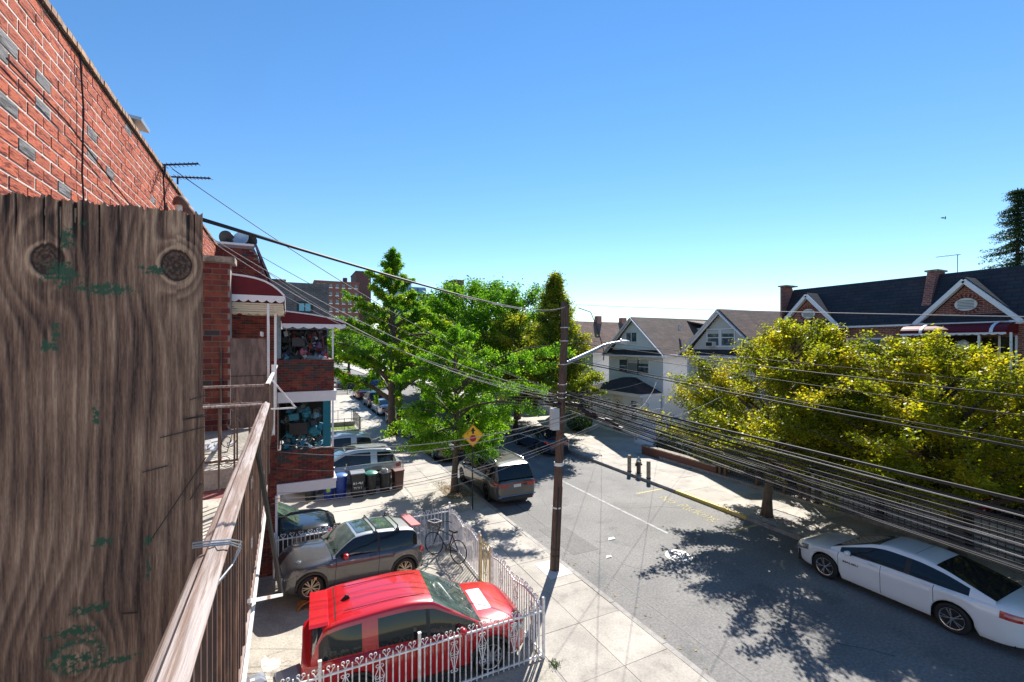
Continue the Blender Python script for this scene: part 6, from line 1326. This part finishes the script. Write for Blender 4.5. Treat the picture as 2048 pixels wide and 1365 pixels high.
tree('yellow_tree', 'broad yellow green street tree covering the row house, trunk beside the yard fence', (16.65, 11.4, .1), 7.75, 4.6, 2.3, 112000, .053, lf_yel, 'spread', nl=54, tr=.17, sig=.14, twigs=9, seed=21, up=.8, cen=(1.2, -.5), bk_=bark, z0f=.3, rise=.6)
tree('yellow_tree', 'broad yellow green street tree overhanging the white sedan, right one', (18.2, 6.3, .1), 7.1, 4.8, 2.3, 112000, .050, lf_yel, 'spread', nl=58, tr=.2, sig=.13, twigs=9, seed=22, up=.8, cen=(.2, 1.2), bk_=barkd, z0f=.3, rise=.6)
tree('yellow_tree', 'third yellow green street tree mostly beyond the right edge', (17.4, .6, .1), 7.0, 3.6, 2.6, 22000, .06, lf_yel, 'spread', nl=32, tr=.18, sig=.18, twigs=8, seed=23, up=.8, bk_=barkd, z0f=.3, rise=.6)
# conifer behind the slate roof
def conifer(name, label, base, zt, rad, seed=3):
    t = thing(name, label, 'tree', base); rr = np.random.default_rng(seed); MB().tube([(0, 0, 0), (0, 0, zt)], [.3, .03], 8).build('trunk', barkd, t); P = []
    for k in range(46):
        z = zt*(.2+.8*k/46); L_ = rad*(1-(k/46)**1.3)+.3
        for j in range(6):
            a = rr.random()*6.28; s = rr.random((170, 1)); d = np.array([math.cos(a), math.sin(a), -.18]); p = np.array([0, 0, z])+d*s*L_*rr.uniform(.7, 1.1)+rr.normal(size=(170, 3))*np.array([.16, .16, .07]); P.append(p)
    put(leaves_mesh('crown', np.concatenate(P), .085, lf_con, .3, seed, .3), 'crown', t)
conifer('conifer_tree', 'dark conifer rising above the slate roof at the right edge', (46.3, 13.0, 0), 17.9, 3.9)
far = [(33, 62, 9.6, 4.5, 'far green tree top above the reddish roof'), (12.5, 108, 13, 8, 'distant green tree at the end of the street, right of the stop sign'), (2, 120, 13, 8, 'distant green tree beyond the crossing on the left'), (19, 85, 13, 7, 'distant tree beyond the crossing behind the round trees'), (1, 98, 9, 5, 'dark tree over the crossing behind the STOP sign'), (46, 60, 9.7, 4, 'faint far tree top behind the white gabled house'), (17.5, 53.5, 12.5, 6, 'green tree behind the large rounded tree'), (-1.5, 80, 11, 5, 'tree behind the corner beyond the crossing'), (17.0, 62, 11, 5, 'green tree near the far crossing corner on the right')]
for k, (x, y, z, r_, lb) in enumerate(far): tree('far_tree', lb, (x, y, 0), z, r_, 2.2, 9000, .26, lf_green, 'round', nl=26, tr=.3, sig=.6, twigs=5, seed=40+k, bk_=barkd)
# hedges and garden greenery behind the right fences
def bush(name, label, c, r_, h_, n, leaf, seed, size=.06, cat='shrub', group=None):
    t = thing(name, label, cat, c, group=group); rr = np.random.default_rng(seed); a = rr.random(n)*6.28; q = rr.random(n)**.4; z = rr.random(n); w_ = np.sqrt(np.maximum(0, 1-(2*z-1)**2*.8))
    P = np.stack([np.cos(a)*q*w_*r_[0], np.sin(a)*q*w_*r_[1], z*h_], 1)+rr.normal(size=(n, 3))*.05; put(leaves_mesh('foliage', P, size, leaf, .4, seed), 'foliage', t); m = MB()
    for k in range(5): m.tube([(0, 0, 0), (math.cos(k*1.3)*r_[0]*.5, math.sin(k*1.3)*r_[1]*.5, h_*.8)], [.03, .008], 5)
    m.build('stems', barkd, t)
for k, (x, y, rx, ry, h_, lb) in enumerate(((20.6, 17.6, .7, 1.5, 1.2, 'clipped hedge behind the garden wall, nearest part'), (20.8, 20.4, .7, 1.2, 1.3, 'hedge before the cream gabled house steps'), (21.8, 18.6, 1.2, 1.4, 2.2, 'tall garden shrub before the cream gabled house'), (21.2, 13.6, 1.1, 1.8, 2.6, 'dark shrub inside the black iron fence'), (22.8, 11.9, 1.3, 1.6, 3.2, 'dark evergreen shrub in the shaded row house yard'), (23.2, 6.5, 1.0, 1.6, 3.0, 'dark shrub behind the grey slat screen'), (23.6, 31.8, .9, 1.2, 2.0, 'shrub by the white gabled house porch'), (20.4, 29.6, .8, 1.6, 1.6, 'hedge at the left of the white gabled house'))): bush('garden_shrub', lb, (x, y, .1), (rx, ry), h_, 3200, lf_hedge, 70+k)
# weeds and fallen leaves
fl = MB(); rr_ = random.Random(5)
for k in range(420):
    x, y = (rr_.uniform(6.3, 7.5), rr_.uniform(17.6, 21.5)) if k < 150 else ((rr_.uniform(7.7, 8.2), rr_.uniform(2, 24)) if k < 240 else (rr_.uniform(15.2, 19.3), rr_.uniform(2, 13))); s = rr_.uniform(.02, .045); a = rr_.uniform(0, 6.28); z = .004 if 7.62 < x < 15.95 else .205 if 6.3 < x < 7.47 and 18.5 < y < 20.9 else .14; c, s_ = math.cos(a)*s, math.sin(a)*s; fl.quad((x-c, y-s_, z), (x+s_*.6, y-c*.6, z+.008), (x+c, y+s_, z+.004), (x-s_*.6, y+c*.6, z+.012))
fl.build('fallen_leaves', M('dry_leaf', (.30, .20, .06), .8, rnd=.5), None, label='dry fallen leaves scattered along kerbs and pavements', cat='leaves', kind='stuff')
gt = MB()
for k in range(420):
    cx_, cy_ = rr_.choice(((6.6, 21.0), (5.0, 8.1), (6.8, 36.0), (2.5, 38.1), (4.2, 38.1))); x, y = cx_+rr_.gauss(0, (.28 if cx_ > 5.5 else .05) if cx_ > 4.9 else .9), cy_+rr_.gauss(0, .07 if cx_ == 5.0 else .28); h_ = rr_.uniform(.03, .07) * (1 if cx_ > 4.9 else 2); a = rr_.uniform(0, 6.28); gt.poly([(x-.01, y, .14), (x+.01, y, .14), (x+math.cos(a)*.04, y+math.sin(a)*.04, .14+h_)])
gt.build('grass_tufts', M('grass_blade', (.10, .19, .02), .7, rnd=.3), None, label='grass and weed tufts at the pavement edges and small lawn', cat='grass', kind='stuff')

# ------------------------------------------------------------------ overhead wires
def wire(a, b, sag=.2, r=.009, mat=None, name='overhead_cable', label=None, group=None, n=22, wob=0, cat='cable'):
    a, b = Vector(a), Vector(b); pts = []
    for k in range(n+1):
        t = k/n; p = a.lerp(b, t); p.z -= sag*4*t*(1-t)
        if wob and 0 < k < n: p += Vector((random.uniform(-wob, wob), 0, random.uniform(-wob, wob)))
        pts.append(p)
    m = MB(); m.tube(pts, r, 5); return m.build(name, mat or wirem, None, smooth='all', label=label, cat=cat, group=group)
def through(pa, u, v, X, yend, **k):   # cable from the pole past the point seen at (u, v) on the plane X, on to yend
    q = AX(u, v, X); pa = Vector(pa); t0 = (q.y-pa.y)/(yend-pa.y); end = k.pop('zend', None); sag = k.pop('sag', None)
    xe = pa.x+(X-pa.x)/t0
    if sag is None:       # choose sag so that it passes through q and ends at zend
        lin = pa.z+(end-pa.z)*t0; sag = (lin-q.z)/(4*t0*(1-t0))
    else: end = pa.z+(q.z+sag*4*t0*(1-t0)-pa.z)/t0
    return wire(pa, (xe, yend, end), sag, **k)
BP = 'cables bundled from the utility pole towards the camera side'
YE_ = -16.0
rw_ = random.Random(31)
# main bundle: pole heights 4.7 - 5.4 m, seen fanning out at the right edge
spec = [(5.42, 1003, 6.95, .024), (5.36, 1027, 6.9, .016), (5.33, 1034, 6.8, .010), (5.28, 1046, 6.85, .020), (5.24, 1058, 6.7, .010), (5.2, 1063, 6.8, .013), (5.16, 1073, 6.9, .009), (5.12, 1083, 6.6, .018), (5.09, 1090, 6.75, .010), (5.05, 1099, 6.6, .013), (5.0, 1107, 6.7, .016), (4.97, 1115, 6.5, .009), (4.94, 1123, 6.6, .012), (4.9, 1131, 6.5, .014), (4.86, 1138, 6.6, .010), (4.82, 1144, 6.4, .012), (5.0, 1052, 7.1, .007), (4.92, 1094, 7.0, .007)]
for k, (zp, v, X, r_) in enumerate(spec):
    pa = PZ(zp)+Vector((.12+rw_.uniform(-.05, .12), rw_.uniform(-.15, .15), 0)); through(pa, 2048, v, X, YE_, zend=AX(2048, v, X).z+rw_.uniform(-.05, .18), r=r_*.9, mat=[wirem, wirem, wiregr][k % 3 if r_ < .013 else 0], label={0: 'thickest black cable, uppermost of the sagging bundle at the right edge', 1: 'black cable second from the top of the sagging bundle', 3: 'thick black cable close under the two topmost ones of the bundle', 15: 'lowest cable of the sagging bundle, just above the white sedan'}.get(k, 'cable in the middle of the sagging bundle running right from the utility pole'), group=BP, n=26, wob=.006)
# upper wires to the right
for (zp, u, v, X, r_, lb, g_) in ((8.02, 2048, 634, 7.6, .006, 'single pale wire running level from the pole top towards the right edge', None), (6.9, 2048, 793, 7.3, .009, 'black service wire leaving the pole above the lamp arm', None), (7.0, 2048, 770, 9.0, .006, 'thin wire crossing in front of the row house from the upper pole', None), (6.75, 2048, 832, 7.2, .006, 'thin greenish wire below the lamp arm wires', None), (6.35, 2048, 896, 7.9, .014, 'thick twisted black cable under the lamp arm', None), (6.4, 2048, 884, 8.0, .010, 'black cable paired with the twisted one under the lamp arm', None)):
    q = AX(u, v, X); through(PZ(zp)+Vector((.1, 0, 0)), u, v, X, YE_, sag=.25, r=r_, mat=wiregr if zp > 7.5 else wirem, label=lb, wob=.004 if r_ > .01 else 0)
# cable coming from the board corner to the pole top
c0 = Vector((-.20, 1.9, 0)); q = Vector((-.224, 1.605, 7.168)); wire(q, PZ(7.95), .18, .0065, label='thick twisted black cable from the board top to the pole top', wob=.0, n=30)
wire(q+Vector((0, .02, .004)), PZ(7.93), .185, .0035, wiregr, label='thin pale cable wound along the thick black one to the pole top', wob=.004, n=40)
# service drops from left houses down to the pole
drops = [((XW+.05, 9.2, 9.7), 5.35, .35, 'dark service wire dropping from the roof antenna to the pole', wirem), ((-1.2, 14.9, 8.9), 5.3, .5, 'pale service wire from the brick house roof edge to the pole', wiregr), ((-.6, 15.2, 9.0), 5.25, .65, 'pale service wire from the mansard edge to the pole', wiregr), ((XW+.1, 12.3, 9.3), 5.3, .45, 'pale service wire from the far orange parapet to the pole', wiregr), ((-.9, 15.1, 9.5), 5.4, .3, 'dark thin wire from the brick house dishes to the pole', wirem), ((XW+.1, 12.0, 9.2), 5.15, .6, 'lowest pale service wire crossing the burgundy awnings', wiregr)]
for a, zp, sg_, lb, mt in drops: wire(a, PZ(zp)+Vector((-.1, 0, 0)), sg_, .008, mt, label=lb, group='service wires from the left houses')
JX = Vector((8.3, 10.4, 5.05))
low = [((-.3, 14.5, 4.0), (8.25, 10.6, 5.12), .55, .016), ((-.3, 14.2, 3.85), (8.3, 10.5, 5.1), .6, .013), ((-.3, 12.0, 3.2), (8.25, 10.2, 4.8), .5, .010), ((-.3, 13.5, 2.9), (8.3, 10.5, 4.9), .6, .007), ((-.3, 12.8, 2.5), (8.3, 10.5, 4.7), .6, .006), ((-.3, 11.0, 3.4), (8.2, 10.2, 4.7), .45, .006), ((-.3, 14.6, 3.3), (8.1, 10.8, 5.0), .7, .006)]
for k, (a, b, sg_, r_) in enumerate(low): wire(a, b, sg_, r_*.8, wiregr if k != 3 else wirem, label=['thickest low grey cable rising from the brick house wall past the sign to the bundle', 'grey cable running just below the thickest low one', 'grey cable leaving the brick wall level with the lower balcony trim', 'thin black cable hanging low in front of the dustbin row', 'lowest thin cable crossing just over the white fence', 'thin pale cable starting nearest the camera on the left wall', 'thin pale cable sagging most between brick house and bundle'][k], group='low service cables over the pavement')
for k, (a, b) in enumerate((((8.25, 10.2, 4.85), (19.4, 24.8, 3.3)), ((8.4, 9.8, 4.8), (24.2, 25.0, 4.4)), ((7.6, 11.4, 5.3), (24.2, 22.6, 5.6)), ((8.6, 9.0, 4.75), (24.3, 16.4, 6.0)), ((7.4, 11.5, 6.3), (24.4, 30.6, 6.2)))): wire(a, b, .4, .006, wiregr if k % 2 else wirem, label=['wire crossing the street towards the hydrant side pavement', 'wire crossing to the porch of the white gabled house', 'wire crossing to the gable of the cream house', 'wire crossing to the near end of the brick row house', 'wire from high on the pole to the far eave of the white house'][k], group='service wires to the right houses')
wire(PZ(7.9), (24, 60, 7.2), .5, .006, wirem, label='thin wire from the pole top running away up the street')
for k in range(5): wire(PZ(5.3-.1*k)+Vector((0, .1, 0)), (7.3+.1*k, 46, 5.6-.12*k), .9, .010, wirem, label='cable running away up the street from the pole through the ginkgo', group='cables running up the street')
# tangled splice loops at the cable junction
sp_ = thing('cable_splices', 'tangle of black splice boxes and loops strung on the cables right of the pole', 'cable')
for k in range(26):
    t = rw_.random(); p = Vector((7.75+1.3*t+rw_.uniform(-.1, .1), 11.3-2.2*t, 5.15-.25*t+rw_.uniform(-.22, .2))); m_ = MB(); q = 9; a0 = rw_.uniform(0, 6.28); rad_ = rw_.uniform(.08, .22)
    m_.tube([p+Vector((rad_*1.3*math.cos(a0+j*.7), -rad_*.8*math.cos(a0+j*.7), rad_*.7*math.sin(a0+j*.75))) for j in range(q)], .007, 5); m_.build('cable_loop', wirem if k % 3 else wiregr, sp_, smooth='all')
for k in range(12):
    t = k/12; p = Vector((7.35+.15*t, 11.0-1.9*t, 5.1-.42*t+rw_.uniform(-.1, .08))); MB().bar(p, p+Vector((.05, -.26, -.02)), .075, .085).build('splice_box', blackm, sp_)
